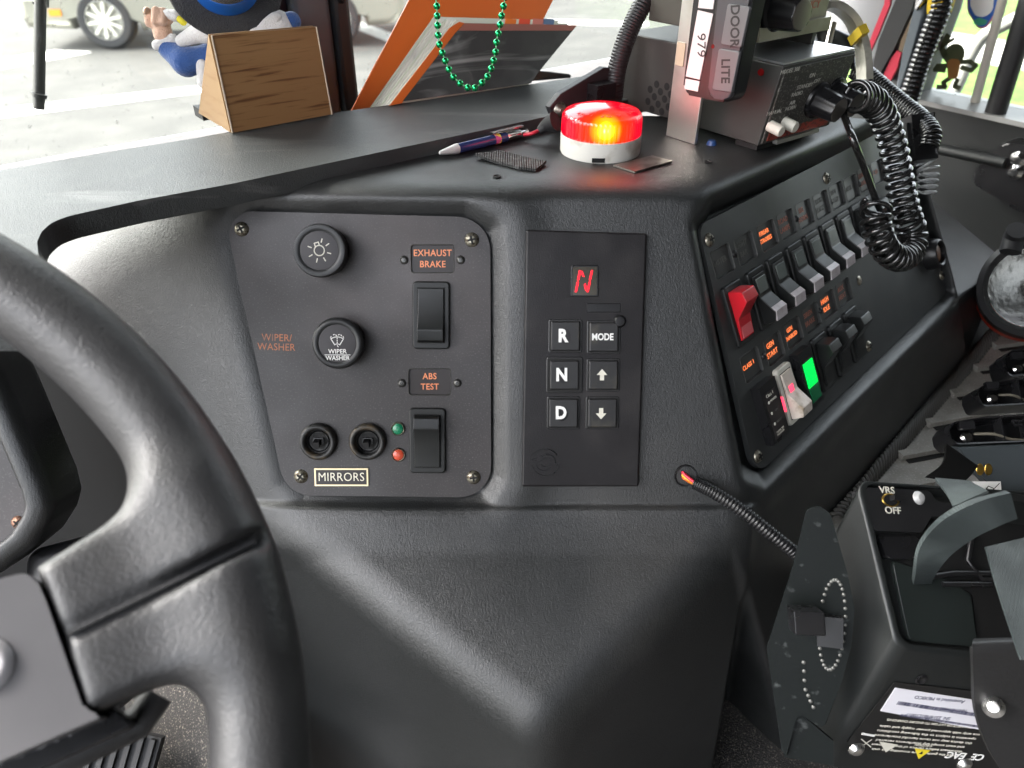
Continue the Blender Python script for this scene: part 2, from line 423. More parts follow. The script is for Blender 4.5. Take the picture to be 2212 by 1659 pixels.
NQ = F2.u.cross(Vector((0, 0, -1))+Vector((N2.x, N2.y, 0)).normalized()*.2)

# ============================ cab enclosure, unseen roof and rear wall hold back sky light ============================
def TP(r, f, z): return TR*r+TF*f+UZ*z
def tbox(r0, r1, f0, f1, z0, z1, rad=0, seg=2):
    C8 = [TP(r0, f0, z0), TP(r1, f0, z0), TP(r1, f1, z0), TP(r0, f1, z0), TP(r0, f0, z1), TP(r1, f0, z1), TP(r1, f1, z1), TP(r0, f1, z1)]
    return hexa(C8, rad, seg)
M_trim = mat('grey_cab_trim', (.16, .165, .17), .6, bump=[('noise', 300, .2, .0005, None)])
M_dtrim = mat('dark_cab_trim', (.02, .021, .022), .55, bump=[('noise', 300, .2, .0005, None)])
M_head = mat('grey_headliner', (.07, .068, .066), .8)
M_carpet = mat('speckled_grey_liner', (.022, .021, .02), .85, bump=[('noise', 700, .8, .0015, None)], var=(650, (.16, .14, .12), .56, .68))
M_glass = bpy.data.materials.new('window_glass'); M_glass.use_nodes = True
t = M_glass.node_tree; N = t.nodes; N.remove(N['Principled BSDF'])
g = N.new('ShaderNodeBsdfGlossy'); g.inputs['Roughness'].default_value = .03; tr = N.new('ShaderNodeBsdfTransparent'); tr.inputs[0].default_value = (.93, .95, .93, 1)
df = N.new('ShaderNodeBsdfDiffuse'); df.inputs[0].default_value = (.8, .8, .76, 1)
tx = N.new('ShaderNodeTexCoord'); no = N.new('ShaderNodeTexNoise'); no.inputs['Scale'].default_value = 160; no.inputs['Detail'].default_value = 4
rr_ = N.new('ShaderNodeMapRange'); rr_.inputs[1].default_value = .66; rr_.inputs[2].default_value = .8; rr_.inputs[3].default_value = .01; rr_.inputs[4].default_value = .5
t.links.new(tx.outputs['Object'], no.inputs['Vector']); t.links.new(no.outputs['Fac'], rr_.inputs[0])
fr_ = N.new('ShaderNodeFresnel'); fr_.inputs[0].default_value = 1.3; mx = N.new('ShaderNodeMixShader'); mx2 = N.new('ShaderNodeMixShader')
t.links.new(fr_.outputs[0], mx.inputs[0]); t.links.new(tr.outputs[0], mx.inputs[1]); t.links.new(g.outputs[0], mx.inputs[2])
t.links.new(rr_.outputs[0], mx2.inputs[0]); t.links.new(mx.outputs[0], mx2.inputs[1]); t.links.new(df.outputs[0], mx2.inputs[2]); t.links.new(mx2.outputs[0], N['Material Output'].inputs[0])

def struct(name, b, m, smooth=None): return tag(obj(name, b, m, None, smooth), kind='structure')
RL, RRt, FW, FB, ZR = -.46, 1.12, .72, -1.25, 2.50
struct('cab_roof', tbox(RL-.03, RRt+.03, FB, FW+.06, ZR, ZR+.05), M_head)  # unseen roof, left edge pulled in to let the sun reach the dash
struct('cab_floor', tbox(-.75, RRt+.03, FB, 1.1, .95, 1.0), M_carpet)
struct('cab_rear_wall', tbox(-.75, RRt+.03, FB-.05, FB, 1.0, ZR), M_head)
struct('cab_front_wall', tbox(-.75, RRt+.03, .74, .78, 1.0, ZT-.16), M_dtrim)
struct('cab_left_wall', tbox(-.77, -.72, FB, FW, 1.0, 1.25), M_dtrim)
struct('cab_left_rear_wall', tbox(-.77, -.72, FB, -.75, 1.25, ZR), M_head)
# windshield panes
pr = onp(712, 246, TF*FW, TF).dot(TR)
wsh = empty('windshield', None, TP(pr, FW, ZP), 'dusty two-piece windshield glass in front of the dash pad', 'windshield')
for r0, r1 in ((-.74, pr-.012), (pr+.012, RRt-.1)):
    b = tbox(r0, r1, FW, FW+.004, ZP-.03, ZR); b.transform(Matrix.Translation(-wsh.location)); obj('pane', b, M_glass, wsh)
# centre pillar
cp = empty('windshield_pillar', None, TP(pr, FW-.02, ZP), 'grey centre pillar between windshield panes with screws in its black edge', 'pillar')
def lb(o, b):
    b.transform(Matrix.Translation(-o.location)); return b
obj('pillar_core', lb(cp, tbox(pr-.034, pr+.0, FW-.03, FW+.012, ZP-.03, ZR, .004)), M_trim, cp)
obj('black_edge', lb(cp, tbox(pr+.0, pr+.016, FW-.036, FW+.014, ZP-.03, ZR, .004)), M_dtrim, cp)
obj('rubber_seal', lb(cp, tbox(pr-.044, pr-.034, FW-.02, FW+.012, ZP-.03, ZR, .003)), M_rub, cp)
for zz in (.07, .30):
    s_ = lathe([(0, .004), (.003, .0035), (.005, .001), (.005, 0)], 16); s_.transform(Fr(TP(pr+.008, FW-.036, ZP+zz), TR, -TF).m); obj('screw', lb(cp, s_), M_blk, cp, 40)

# ============================ outside ============================
M_road = mat('grey_asphalt', (.045, .044, .042), .9, bump=[('noise', 40, .3, .01, None)], var=[(2.5, (.066, .064, .060), .4, .7), (30, (.06, .06, .055), .5, .8)])  # plain asphalt grey with random lighter patches
M_line = mat('road_paint', (.8, .8, .76), .7, var=(8, (.5, .5, .46), .55, .7))
M_grass = mat('grass_blades', (.045, .10, .010), .8, var=(5, (.08, .15, .018), .4, .6))
b = bmesh.new(); bmesh.ops.create_grid(b, x_segments=2, y_segments=2, size=300); struct('ground', b, M_road)
def gq(pts, z): return [onz(x, y, z)[:2] for x, y in pts]
def sheet(name, pts, z, m, kind='structure'):
    V = [(p[0], p[1], z) for p in gq(pts, z)]; b = bm_from(V, [tuple(range(len(V)))]); bmesh.ops.recalc_face_normals(b, faces=b.faces)
    return tag(obj(name, b, m), kind=kind)
sheet('road_marking', [(-60, 241), (430, 186), (640, 175), (640, 190), (430, 200), (-60, 262)], .006, M_line)
sheet('road_marking', [(-60, 138), (120, 108), (200, 112), (60, 138), (-60, 160)], .006, M_line)
sheet('road_marking', [(770, 45), (930, 100), (960, 130), (935, 128), (760, 60)], .006, M_line)
sheet('road_marking', [(1090, 40), (1400, 48), (1400, 56), (1090, 50)], .006, M_line)
# silver car crossing in front
wc = onz(243, 107, 0); 
FC = Fr(wc, Vector((1, .06, 0)), Vector((.06, -1, 0)))      # u along the car, v up, n to us
M_paint = mat('champagne_car_paint', (.27, .265, .225), .3, .3, coat=.5)
M_tyre = mat('tyre_rubber', (.03, .03, .032), .8)
M_rimm = mat('alloy_wheel', (.62, .61, .56), .35, .7)
M_cglass = mat('car_glass', (.03, .035, .04), .08)
car = empty('parked_car', FC, label='champagne silver saloon car seen side on with its front wheel towards the windshield', cat='car')
prof = [(-.95, .25), (-.98, .40), (-.95, .62), (-.85, .72), (-.1, .86), (.35, .92), (1.0, 1.32), (1.5, 1.42), (2.3, 1.40), (2.9, 1.05), (3.5, 1.0), (3.62, .8), (3.6, .35), (3.45, .24)]
def arch(cx, r=.37, n=14): return [(cx+r*math.cos(math.pi*k/n), .32+r*math.sin(math.pi*k/n)) for k in range(n+1)]
wb = 2.72
P = prof[:1][:0]+[( -.95, .25)]+prof[1:]+[(wb+.40, .22)]+[(x, y) for x, y in arch(wb)]+[(wb-.40, .2), (.40, .2)]+[(x, y) for x, y in arch(0)]+[(-.40, .22)]
b = prism(P, -1.7, -.0, .10, 4); obj('body', b, M_paint, car, 60)
# side sill crease and bumper strip as parts
obj('side_skirt', box(1.36, .27, .0, 1.7, .10, .05, .02), M_paint, car, 60)
b = prism([(.75, .98), (1.12, 1.27), (1.55, 1.35), (1.75, 1.35), (1.75, .98)], -.02, .012, .01); obj('window', b, M_cglass, car)
b = prism([(1.82, .98), (1.82, 1.35), (2.25, 1.33), (2.7, 1.05), (2.7, .98)], -.02, .012, .01); obj('window', b, M_cglass, car)
for wx in (0, wb):
    w = obj('wheel', lathe([(.20, .0), (.225, .02), (.30, .02), (.325, -.01), (.33, -.05), (.33, -.18), (.2, -.2)], 56), M_tyre, car, 50)
    w.location = (wx, .33, -.0)
    r_ = obj('rim', lathe([(.225, .012), (.215, .018), (.205, .0), (.2, -.05), (0.0, -.07)], 48), M_rimm, w, 30)
    sp = []
    for k in range(10):
        a = 2*math.pi*k/10+.2
        s1 = box(.115, 0, 0, .18, .035, .03, .008, 2); s1.transform(Matrix.Rotation(a, 4, 'Z')); sp.append(s1)
    sp.append(lathe([(0, .03), (.035, .028), (.045, 0), (.045, -.05)], 24))
    obj('spokes', join(*sp), mat('spoke_metal', (.80, .78, .68), .35, .5), w, 40)
b = prism([(-.97, .55), (-.95, .66), (-.72, .68), (-.6, .60), (-.75, .55)], -.02, .014, .008); obj('headlight', b, mat('lamp_glass', (.6, .6, .55), .1), car)
b = box(-.55, .42, .005, .14, .07, .03, .01); obj('side_lamp', b, mat('amber_lamp', (.6, .25, .03), .2), car)
# second car beyond to the right
FC2 = Fr(onz(560, 35, 0)+Vector((1.2, 3.2, 0)), Vector((1, .06, 0)), Vector((.06, -1, 0)))
car2 = empty('parked_car', FC2, label='blurred pale car parked beyond the pillar and binder', cat='car')
def shift_prof(s): return [(x*1.0, y) for x, y in s]
obj('body', prism(P, -1.7, 0, .1, 4), mat('grey_car_paint', (.25, .26, .27), .3, .3, coat=.5), car2, 60)
for wx in (0, wb):
    w = obj('wheel', lathe([(0, .01), (.19, .01), (.2, .02), (.30, .02), (.325, -.01), (.33, -.05), (.33, -.18)], 40), M_tyre, car2, 50); w.location = (wx, .33, 0)
    obj('rim', lathe([(0, .03), (.19, .022), (.2, .0)], 32), M_rimm, w, 40)
# verge beyond the right door
g0 = TP(4.2, -2, .02); FG = Fr(Vector((0, 0, .03)), TR, UZ)
b = bm_from([TP(7.3, -14, .03), TP(40, -14, .03), TP(40, 7.2, .03), TP(7.3, 7.2, .03)], [(0, 1, 2, 3)])
struct('verge', b, M_grass)
b = bm_from([TP(9.9, -14, .036), TP(11.4, -14, .036), TP(11.4, 7.1, .036), TP(9.9, 7.1, .036)], [(0, 1, 2, 3)]); struct('path', b, mat('pale_concrete', (.35, .34, .31), .9))
# wiper outside the windshield
wp = empty('windshield_wiper', None, atd(84, 120, 1.0), 'black wiper blade standing upright outside the windshield', 'wiper')
fw = FW+.03
def onf(x, y, f): return onp(x, y, TF*f, TF)
a0, a1 = onf(84, 235, fw), onf(88, -60, fw)
obj('blade', lb(wp, tube([a0, a1], .0045, 8)), M_rub, wp, 60)
obj('arm', lb(wp, tube([onf(88, 10, fw+.008), onf(92, -80, fw+.02)], .006, 8)), M_blk, wp, 60)
obj('end_clip', lb(wp, tube([onf(84, 210, fw-.003), onf(84.5, 202, fw-.003)], .006, 8)), M_blk, wp, 60)

# ============================ steering wheel ============================
el, az = math.radians(53), math.radians(30)
nW = Vector((math.cos(el)*math.sin(az), -math.cos(el)*math.cos(az), math.sin(el)))
pW = [(105, 680), (255, 824), (365, 955), (440, 1075), (512, 1270), (548, 1430), (562, 1600)]
P0 = CAM+ray(365, 955)*.30
pts = [onp(x, y, P0, nW) for x, y in pW]
FWh = Fr(P0, (1, 0, 0), nW)
uv = np.array([((p-P0).dot(FWh.u), (p-P0).dot(FWh.v)) for p in pts])
A_ = np.c_[2*uv, np.ones(len(uv))]; so = np.linalg.lstsq(A_, (uv**2).sum(1), rcond=None)[0]; rad = math.sqrt(so[2]+so[0]**2+so[1]**2)
k = .225/rad; P0 = CAM+ray(365, 955)*(.30*k); FW0 = Fr(P0, (1, 0, 0), nW); Cw = FW0.w(so[0]*k, so[1]*k); FS = Fr(Cw, (1, 0, 0), nW)
RW, rt = .225, .0172
def sq(x, y, h=0.0): return FS.px(x, y, h)
hh = .012
spA = [sq(x, y, hh) for x, y in [(70, 1225), (250, 1110), (600, 980), (640, 1250), (470, 1350), (400, 1462), (182, 1548), (128, 1385)]]
spA = [(70, 1222), (160, 1165), (270, 1098), (330, 1035), (420, 1030), (515, 1200), (540, 1400), (400, 1445), (180, 1550), (128, 1380)]
spA = [sq(x, y, hh) for x, y in spA]
gA, gB = sq(118, 1375, hh+.006), sq(575, 1152, hh+.006)
def wheel_f(X, Y, Z):
    rr = np.sqrt(X*X+Y*Y); ring = np.sqrt((rr-RW)**2+Z*Z)-rt
    d = sd_poly(X[:, :, 0], Y[:, :, 0], spA)[:, :, None]
    hz = np.abs(Z+.002)-.0145
    q = np.stack([np.broadcast_to(d+.006, Z.shape), hz+.006]); slab = np.minimum(q.max(0), 0)+np.sqrt((np.maximum(q, 0)**2).sum(0))-.006
    s = smin(ring, slab, .022)
    gx, gy = gB[0]-gA[0], gB[1]-gA[1]; L_ = math.hypot(gx, gy); dist = np.abs((X-gA[0])*gy-(Y-gA[1])*gx)/L_
    along = ((X-gA[0])*gx+(Y-gA[1])*gy)/L_
    gr = np.maximum(np.maximum(dist-.0026, (hh-.0015)-Z+0*dist), np.maximum(-along-.02, along-L_-.02))
    return smax(s, -gr, .003)
stw = empty('steering_wheel', FS, label='thick black soft-grip steering wheel with grooved spoke beside the dashboard', cat='steering wheel')
M_wheel = mat('black_soft_grip', (.024, .024, .025), .40, spec=.55, bump=[('grain', 420, .22, .0004, None), ('noise', 60, .03, .002, None)], rvar=(22, .54), var=(14, (.036, .035, .034), .5, .75))
me = surfnet(wheel_f, (-.255, -.255, -.024), (.255, .255, .024), .0021)
o = obj('rim', me, M_wheel, stw, 180)
sm = o.modifiers.new('s', 'SMOOTH'); sm.iterations = 3; sm.factor = .4
# ridge inside the groove
gm = ((gA[0]+gB[0])/2, (gA[1]+gB[1])/2); ga = math.atan2(gB[1]-gA[1], gB[0]-gA[0])
obj('seam_strip', box(gm[0]-.0005, gm[1]-.0002, hh-.001, .066, .0016, .004, .0006, 2, Matrix.Rotation(ga, 3, 'Z')), M_wheel, stw, 60)
# hub pad, grey
M_hub = mat('grey_hub_pad', (.09, .088, .092), .38, var=(12, (.115, .112, .115), .4, .7), rvar=(10, .3))
hubp = rnd_poly([sq(x, y, .012) for x, y in [(-420, 1330), (0, 1250), (70, 1232), (100, 1300), (185, 1545), (236, 1545), (0, 1645), (-300, 1760), (-420, 1700)]], .006)
obj('hub_pad', prism(hubp, -.02, .012, .004, 3), M_hub, stw, 40)
hp = rnd_poly([sq(x, y, -.004) for x, y in [(-200, 1670), (240, 1528), (300, 1565), (0, 1700), (-200, 1790)]], .002)
obj('button_strip', prism(hp, -.02, -.004, .0015), M_gloss, stw, 40)
u_, v_ = sq(55, 1612, -.0038); 
text('lettering', 'ON/OFF', u_, v_, -.0037, .0088, mat('faint_grey_print', (.22, .22, .22), .5), stw, rot=math.radians(24))
u_, v_ = sq(-40, 1440, .013); r_ = sq(7, 1440, .013)[0]-u_
obj('horn_ring', lathe([(r_-.003, .0125), (r_-.001, .0145), (r_+.001, .0145), (r_+.003, .0125)], 48, fr=Matrix.Translation((u_, v_, 0))), mat('pale_ring', (.30, .29, .30), .35), stw, 60)
hb = [sq(x, y, -.01) for x, y in [(60, 1680), (200, 1615), (330, 1520)]]
obj('lower_bar', tube([(x, y, -.022) for x, y in [sq(-60, 1740, -.022), sq(130, 1640, -.022), sq(300, 1560, -.022), sq(340, 1500, -.022)]], .006, 10), M_wheel, stw, 60)

# ============================ small fittings ============================
M_rock = mat('switch_black', (.011, .012, .012), .3, rvar=(80, .4))
M_bez = mat('switch_bezel_black', (.011, .012, .012), .42)
M_bezg = mat('switch_bezel_worn', (.05, .052, .05), .4)
M_red = mat('red_rocker', (.45, .012, .02), .25, coat=.3)
M_redl = mat('pale_red_lens', (.55, .10, .11), .2)
M_lens = mat('clear_switch_lens', (.50, .46, .47), .18, var=(150, (.40, .36, .36), .4, .7))
M_lensg = mat('grey_switch_lens', (.13, .15, .14), .2)
M_screw = mat('tarnished_screw', (.33, .31, .25), .42, .9, bump=[('noise', 900, .4, .0003, None)], var=(500, (.10, .08, .06), .48, .62))
def Tr(x, y, z=0.0): return Matrix.Translation((x, y, z))
def screw(parent, u, v, h, r, m=None, name='screw', hexs=False, rot=None):
    prof = [(0, r*.52), (r*.45, r*.47), (r*.8, r*.28), (r, 0), (r, -r*.3)]
    s_ = obj(name, lathe(prof, 20, fr=Tr(u, v, h)), m or M_screw, parent, 45)
    a = rnd.uniform(0, 1.5) if rot is None else rot
    if hexs:
        obj('socket', lathe([(0, 0), (r*.33, 0), (r*.33, -.0002)], 6, fr=Tr(u, v, h+r*.50)), M_dark, s_)
    else:
        bs = []
        for k in (0, 1):
            x = box(0, 0, 0, r*1.05, r*.26, r*.14); x.transform(Tr(u, v, h+r*.46)@Matrix.Rotation(a+k*math.pi/2, 4, 'Z')); bs.append(x)
        obj('cross_slot', join(*bs), M_dark, s_)
    return s_
def rocker_switch(parent, u, v, h, w, l, up=True, proud=.006, ang=0.0, bezm=None, rm=None, lens=None, lensm=None, label=None, flatness=.35):
    """bezel with a two-plane rocker; up: the upper half stands out"""
    M = Tr(u, v, h)@Matrix.Rotation(ang, 4, 'Z')
    bz = prism(rnd_poly([(-w/2, -l/2), (w/2, -l/2), (w/2, l/2), (-w/2, l/2)], .0028, 4), -.002, .0028, .0012, 2)
    bz.transform(M); p = obj('rocker_switch', bz, bezm or M_bez, parent, 50)
    iw, il = w*.70, l*.80
    g_ = box(0, 0, .0024, iw+.0012, il+.0012, .001); g_.transform(M); obj('switch_well', g_, M_dark, p)
    s = 1 if up else -1
    # profile along v: (v,h)
    pr_ = [(-il/2, .001), (-il/2, .0042), (-il*.06, .0042+proud*flatness*.3), (il*.26, .0032+proud), (il*.46, .0032+proud*.86), (il/2, .0032+proud*.25), (il/2, .001)]
    pr_ = [(a*s, b_) for a, b_ in pr_]
    P_ = [Vector((-iw/2, a, b_)) for a, b_ in pr_]+[Vector((iw/2, a, b_)) for a, b_ in pr_]; n = len(pr_)
    F_ = [tuple(range(n)), tuple(range(2*n-1, n-1, -1))]+[(i, (i+1) % n, n+(i+1) % n, n+i) for i in range(n)]
    rb = bm_from(P_, F_); bmesh.ops.recalc_face_normals(rb, faces=rb.faces); bev(rb, .0007, 2, 20); rb.transform(M)
    r_ = obj('rocker', rb, rm or M_rock, p, 40)
    if lens == 'end':      # coloured lens on the half that stands in
        a0, a1 = -il*.46, -il*.10
        lb_ = prism([(-iw*.42, a0*s), (iw*.42, a0*s), (iw*.42, a1*s), (-iw*.42, a1*s)], .004, .0050, .0003); lb_.transform(M); obj('lens', lb_, lensm, p)
    if lens == 'nose':     # lens on the slope of the half that stands out
        q = [(il*.16, .0038+proud*.70), (il*.25, .0034+proud), (il*.455, .0034+proud*.9)]
        VV = []; 
        for (a, b_) in q:
            VV += [Vector((-iw*.47, a*s, b_+.0002)), Vector((iw*.47, a*s, b_+.0002))]
        VV += [v_-Vector((0, 0, .0009)) for v_ in VV[:6]]
        lb_ = bm_from(VV, [(0, 1, 3, 2), (2, 3, 5, 4), (6, 8, 9, 7), (8, 10, 11, 9), (0, 2, 8, 6), (2, 4, 10, 8), (1, 7, 9, 3), (3, 9, 11, 5), (0, 6, 7, 1), (4, 5, 11, 10)])
        bmesh.ops.recalc_face_normals(lb_, faces=lb_.faces)
        me = bpy.data.meshes.new('lens'); lb_.transform(M); lb_.to_mesh(me); lb_.free()
        me.materials.append(lensm); me.materials.append(M_lensg)
        obj('lens', me, None, p)
        q2 = prism([(-iw*.40, -il*.44*s), (iw*.40, -il*.44*s), (iw*.40, -il*.08*s), (-iw*.40, -il*.08*s)], .0040, .0052, .0003); q2.transform(M); obj('window_strip', q2, M_lensg, p)
    if label: p['label'] = label
    return p
def strokes(name, segs, r, h, mat_, parent, M=None, flat=.0001):
    """printed lines: thin flat strips in the parent's plane"""
    bs = []
    for (x0, y0, x1, y1) in segs:
        L_ = math.hypot(x1-x0, y1-y0); b_ = box(0, 0, 0, L_+r*.6, r, flat); b_.transform(Tr((x0+x1)/2, (y0+y1)/2, h)@Matrix.Rotation(math.atan2(y1-y0, x1-x0), 4, 'Z')); bs.append(b_)
    b_ = join(*bs)
    if M is not None: b_.transform(M)
    return obj(name, b_, mat_, parent)
def arcsegs(cx, cy, r, a0, a1, n=16, ry=None):
    ry = ry or r; P_ = [(cx+r*math.cos(math.radians(a0+(a1-a0)*k/n)), cy+ry*math.sin(math.radians(a0+(a1-a0)*k/n))) for k in range(n+1)]
    return [(*P_[k], *P_[k+1]) for k in range(n)]

def plate_mesh(P, holes, z0, z1):
    """sheet with cut-outs; walls only at the edges"""
    b = bmesh.new(); loops = []
    for Q_ in [P]+holes:
        vs = [b.verts.new((q[0], q[1], z1)) for q in Q_]; loops.append(vs)
        for i in range(len(vs)): b.edges.new((vs[i-1], vs[i]))
    bmesh.ops.triangle_fill(b, edges=b.edges[:], use_beauty=True, use_dissolve=False, normal=(0, 0, 1))
    for k, vs in enumerate(loops):
        lo_ = [b.verts.new((v.co.x, v.co.y, z0)) for v in vs]; n = len(vs)
        for i in range(n): b.faces.new((lo_[i-1], lo_[i], vs[i], vs[i-1]))
    bmesh.ops.recalc_face_normals(b, faces=b.faces)
    return b
LEG_SPOTS = {}
# ============================ left switch plate ============================
HP = -.0022
FP1 = Fr(F1.w(0, 0, HP), F1.u, F1.n)
def L(x, y, h=0.0): return FP1.px(x, y, h)
sp1 = empty('switch_plate', FP1, label='satin black plate with wiper knobs, two rockers and mirror switches, left on the dashboard', cat='switch panel')
def wpoly(u, v, w, h_, r_=.0022): return rnd_poly([(u-w/2, v-h_/2), (u+w/2, v-h_/2), (u+w/2, v+h_/2), (u-w/2, v+h_/2)], r_, 4)
LH = [(934, 559, .0285, .0182), (928, 825, .0285, .0178)]
obj('plate', plate_mesh(rnd_poly([L(x, y) for x, y in [(482, 455), (1059, 470), (1061, 1075), (618, 1070)]], [.0165, .0225, .0225, .0215], 9), [wpoly(*L(x, y), w, h_) for x, y, w, h_ in LH], -.0030, 0), M_plate, sp1)
for x, y in [(522, 495), (1019, 518), (650, 1029), (1023, 1031)]:
    u, v = L(x, y); screw(sp1, u, v, 0, .0050)
M_kn = mat('knob_black', (.02, .021, .022), .38)
M_kface = mat('knob_face', (.03, .027, .03), .45)
def knob(x, y, R_, H_):
    u, v = L(x, y, H_)
    jit = lambda k, i: (.985 if i % 2 else 1.0) if 1 <= k <= 2 else 1
    k_ = obj('knob', lathe([(0, 0), (R_*.93, 0), (R_*.97, H_*.55), (R_*1.0, H_*.8), (R_*.95, H_*.97), (R_*.82, H_*1.0), (R_*.74, H_*.93), (R_*.72, H_*.93)], 96, fr=Tr(u, v, 0), jit=jit), M_kn, sp1, 60)
    obj('knob_face', lathe([(R_*.725, H_*.92), (R_*.70, H_*.945), (0, H_*.945)], 48, fr=Tr(u, v, 0)), M_kface, k_, 60)
    return k_, u, v, H_*.945+.00006
K, u, v, h = knob(689, 541, .0175, .016)
e = .0000001
S = .0165/100     # icon unit
def ic(segs): return [(u+a*S, v+b_*S, u+c*S, v+d*S) for a, b_, c, d in segs]
sg = arcsegs(0, 0, 20, 0, 360, 20)
for a in (75, 35, -15, -60, -105, -150, 160): ca, sa = math.cos(math.radians(a)), math.sin(math.radians(a)); sg.append((33*ca, 33*sa, 47*ca, 47*sa))
sg += [(-15, 15, -19, 28), (-19, 28, -3, 33), (-3, 33, 1, 20)]
strokes('light_symbol', ic(sg), .0007, h, M_cream, K)
K, u, v, h = knob(728, 742, .0172, .015)
sg = arcsegs(0, -12, 46, 55, 125, 12, 30)+arcsegs(0, -12, 16, 55, 125, 6, 12)+[(-27, 12, -10, -2), (27, 12, 10, -2), (0, 16, 0, 12), (0, 8, 0, 4), (0, 0, 0, -3), (0, -6, 0, -9)]
sg = arcsegs(0, -18, 44, 55, 125, 12)+arcsegs(0, -18, 16, 50, 130, 6)+[(-25, 18, -10, -6), (25, 18, 10, -6), (0, 22, 0, 18), (0, 14, 0, 10), (0, 6, 0, 2), (0, -8, 3, -14)]
sg += arcsegs(-10, 27, 9, 20, 160, 4)[::2]+arcsegs(10, 27, 9, 20, 160, 4)[::2]+[(-24, 28, -26, 23), (24, 28, 26, 23)]
strokes('wiper_symbol', ic(sg), .00055, h, M_white, K)
text('lettering', 'WIPER', u, v-.0054, h, .0042, M_white, K, bold=.00005, wide=1.0)
text('lettering', 'WASHER', u, v-.0098, h, .0042, M_white, K, bold=.00005, wide=.95)
strokes('divider', [(u-.0085, v-.0076, u+.0085, v-.0076)], .0004, h, M_white, K)
# engraved wiper/washer
u, v = L(598, 730); text('lettering', 'WIPER/', u, v, .00006, .0069, M_faded, sp1, rot=-.03, wide=.9, space=1.05)
u, v = L(597, 750); text('lettering', 'WASHER', u, v, .00006, .0069, M_faded, sp1, rot=-.03, wide=.9, space=1.05)
# legend windows
def legend(x, y, w, hh_, lines, parent, fr_, mat_t, size, screws=None, sm=None, dep=.0012, off=0):
    u, v = fr_(x, y)
    c_ = obj('legend_window', box(u, v, -dep-.0006, w+.002, hh_+.002, .0010), mat_t[1], parent)
    Po, Pi = wpoly(u, v, w+.0010, hh_+.0010), wpoly(u, v, w-.0002, hh_-.0002)
    b_ = bmesh.new(); n = len(Po)
    lo_ = [b_.verts.new((a, c, .0000)) for a, c in Po]; mi = [b_.verts.new((a, c, .0003)) for a, c in wpoly(u, v, w+.0005, hh_+.0005)]; dn = [b_.verts.new((a, c, -.0003)) for a, c in Pi]
    for A_, B_ in ((lo_, mi), (mi, dn)):
        for i in range(n): b_.faces.new((A_[i], A_[(i+1) % n], B_[(i+1) % n], B_[i]))
    obj('window_edge', b_, M_lipw, c_)
    for k, s_ in enumerate(lines):
        text('lettering', s_, u+off, v+((len(lines)-1)/2-k)*size*1.22, -dep+.0001, size, mat_t[0], c_, bold=.0001, wide=.92, space=1.08)
    if screws:
        for d in (-1, 1): screw(parent, u+d*(w/2+.0047), v-.0008, 0, .0030, sm, 'button_screw', True)
    return c_
M_lipw = mat('window_edge_worn', (.06, .06, .055), .35)
M_card = mat('legend_card_dark', (.022, .018, .018), .4)
M_btn = mat('grey_button_head', (.12, .12, .115), .3, .8)
legend(934, 559, .0285, .0182, ['EXHAUST', 'BRAKE'], sp1, L, (M_orange, M_card), .0061, screws=True, sm=M_btn)
legend(928, 825, .0285, .0178, ['ABS', 'TEST'], sp1, L, (M_orange, M_card), .0059, screws=True, sm=M_btn)
u, v = L(932, 681); rocker_switch(sp1, u, v, 0, .0252, .0455, up=False, proud=.0062, ang=-.01)
u, v = L(924, 951); rocker_switch(sp1, u, v, 0, .0252, .0455, up=True, proud=.0062, ang=-.01)
# mirror joysticks
M_dirt = mat('dirty_black_rim', (.02, .02, .02), .45, var=(90, (.10, .075, .045), .55, .75))
for x, y in [(686, 955), (793, 955)]:
    u, v = L(x, y, .004)
    R_ = .0128
    j = obj('mirror_switch', lathe([(R_, 0), (R_, .003), (R_*.93, .0052), (R_*.8, .0058), (R_*.68, .0046), (R_*.64, .001), (R_*.5, -.0010+.0013), (0, .0003)], 48, fr=Tr(u, v, 0)), M_dirt, sp1, 60)
    obj('well', lathe([(R_*.5, .0008), (0, .0008)], 6, fr=Tr(u, v, 0)), M_dark, j)
    obj('inner_ring', lathe([(R_*.60, .001), (R_*.56, .0016), (R_*.52, .001)], 32, fr=Tr(u, v, 0)), M_gloss, j, 60)
    b_ = box(0, 0, 0, .0040, .0044, .0075, .0009, 2, Matrix.Rotation(math.radians(16), 3, 'X')); b_.transform(Tr(u-.0004, v-.0008, .0035)); obj('stick', b_, M_gloss, j, 40)
    b_ = join(box(u, v+.002, .0012, .0066, .0012, .0022, .0003), box(u-.0030, v, .0012, .0012, .004, .0022, .0003), box(u+.0030, v, .0012, .0012, .004, .0022, .0003)); obj('guide', b_, M_gloss, j, 40)
M_gl = mat('green_jewel', (.01, .19, .09), .22, coat=.5, bump=[('voronoi', 500, .5, .0003, None)])
M_rl = mat('red_jewel', (.55, .07, .03), .22, coat=.5, bump=[('voronoi', 500, .5, .0003, None)])
for x, y, m_, lb_ in [(860, 926, M_gl, 'green'), (861, 982, M_rl, 'red')]:
    u, v = L(x, y); R_ = .0048
    j = obj('indicator_lamp', lathe([(R_, 0), (R_, .0012), (R_*.9, .0018), (R_*.78, .0012)], 32, fr=Tr(u, v, 0)), M_screw, sp1, 60)
    obj('jewel', lathe([(R_*.8, .0008), (R_*.7, .0017), (0, .0019)], 24, fr=Tr(u, v, 0)), m_, j, 60); j['label'] = 'small %s jewel lamp' % lb_
u, v = L(738, 1030)
M_brass = mat('brass_edge', (.62, .52, .33), .35, .8)
np_ = obj('name_plate', box(u, v, .0006, .0372, .0125, .0012, .0002), M_brass, sp1)
obj('plate_face', box(u, v, .0013, .0350, .0103, .0003, .0001), M_card, np_)
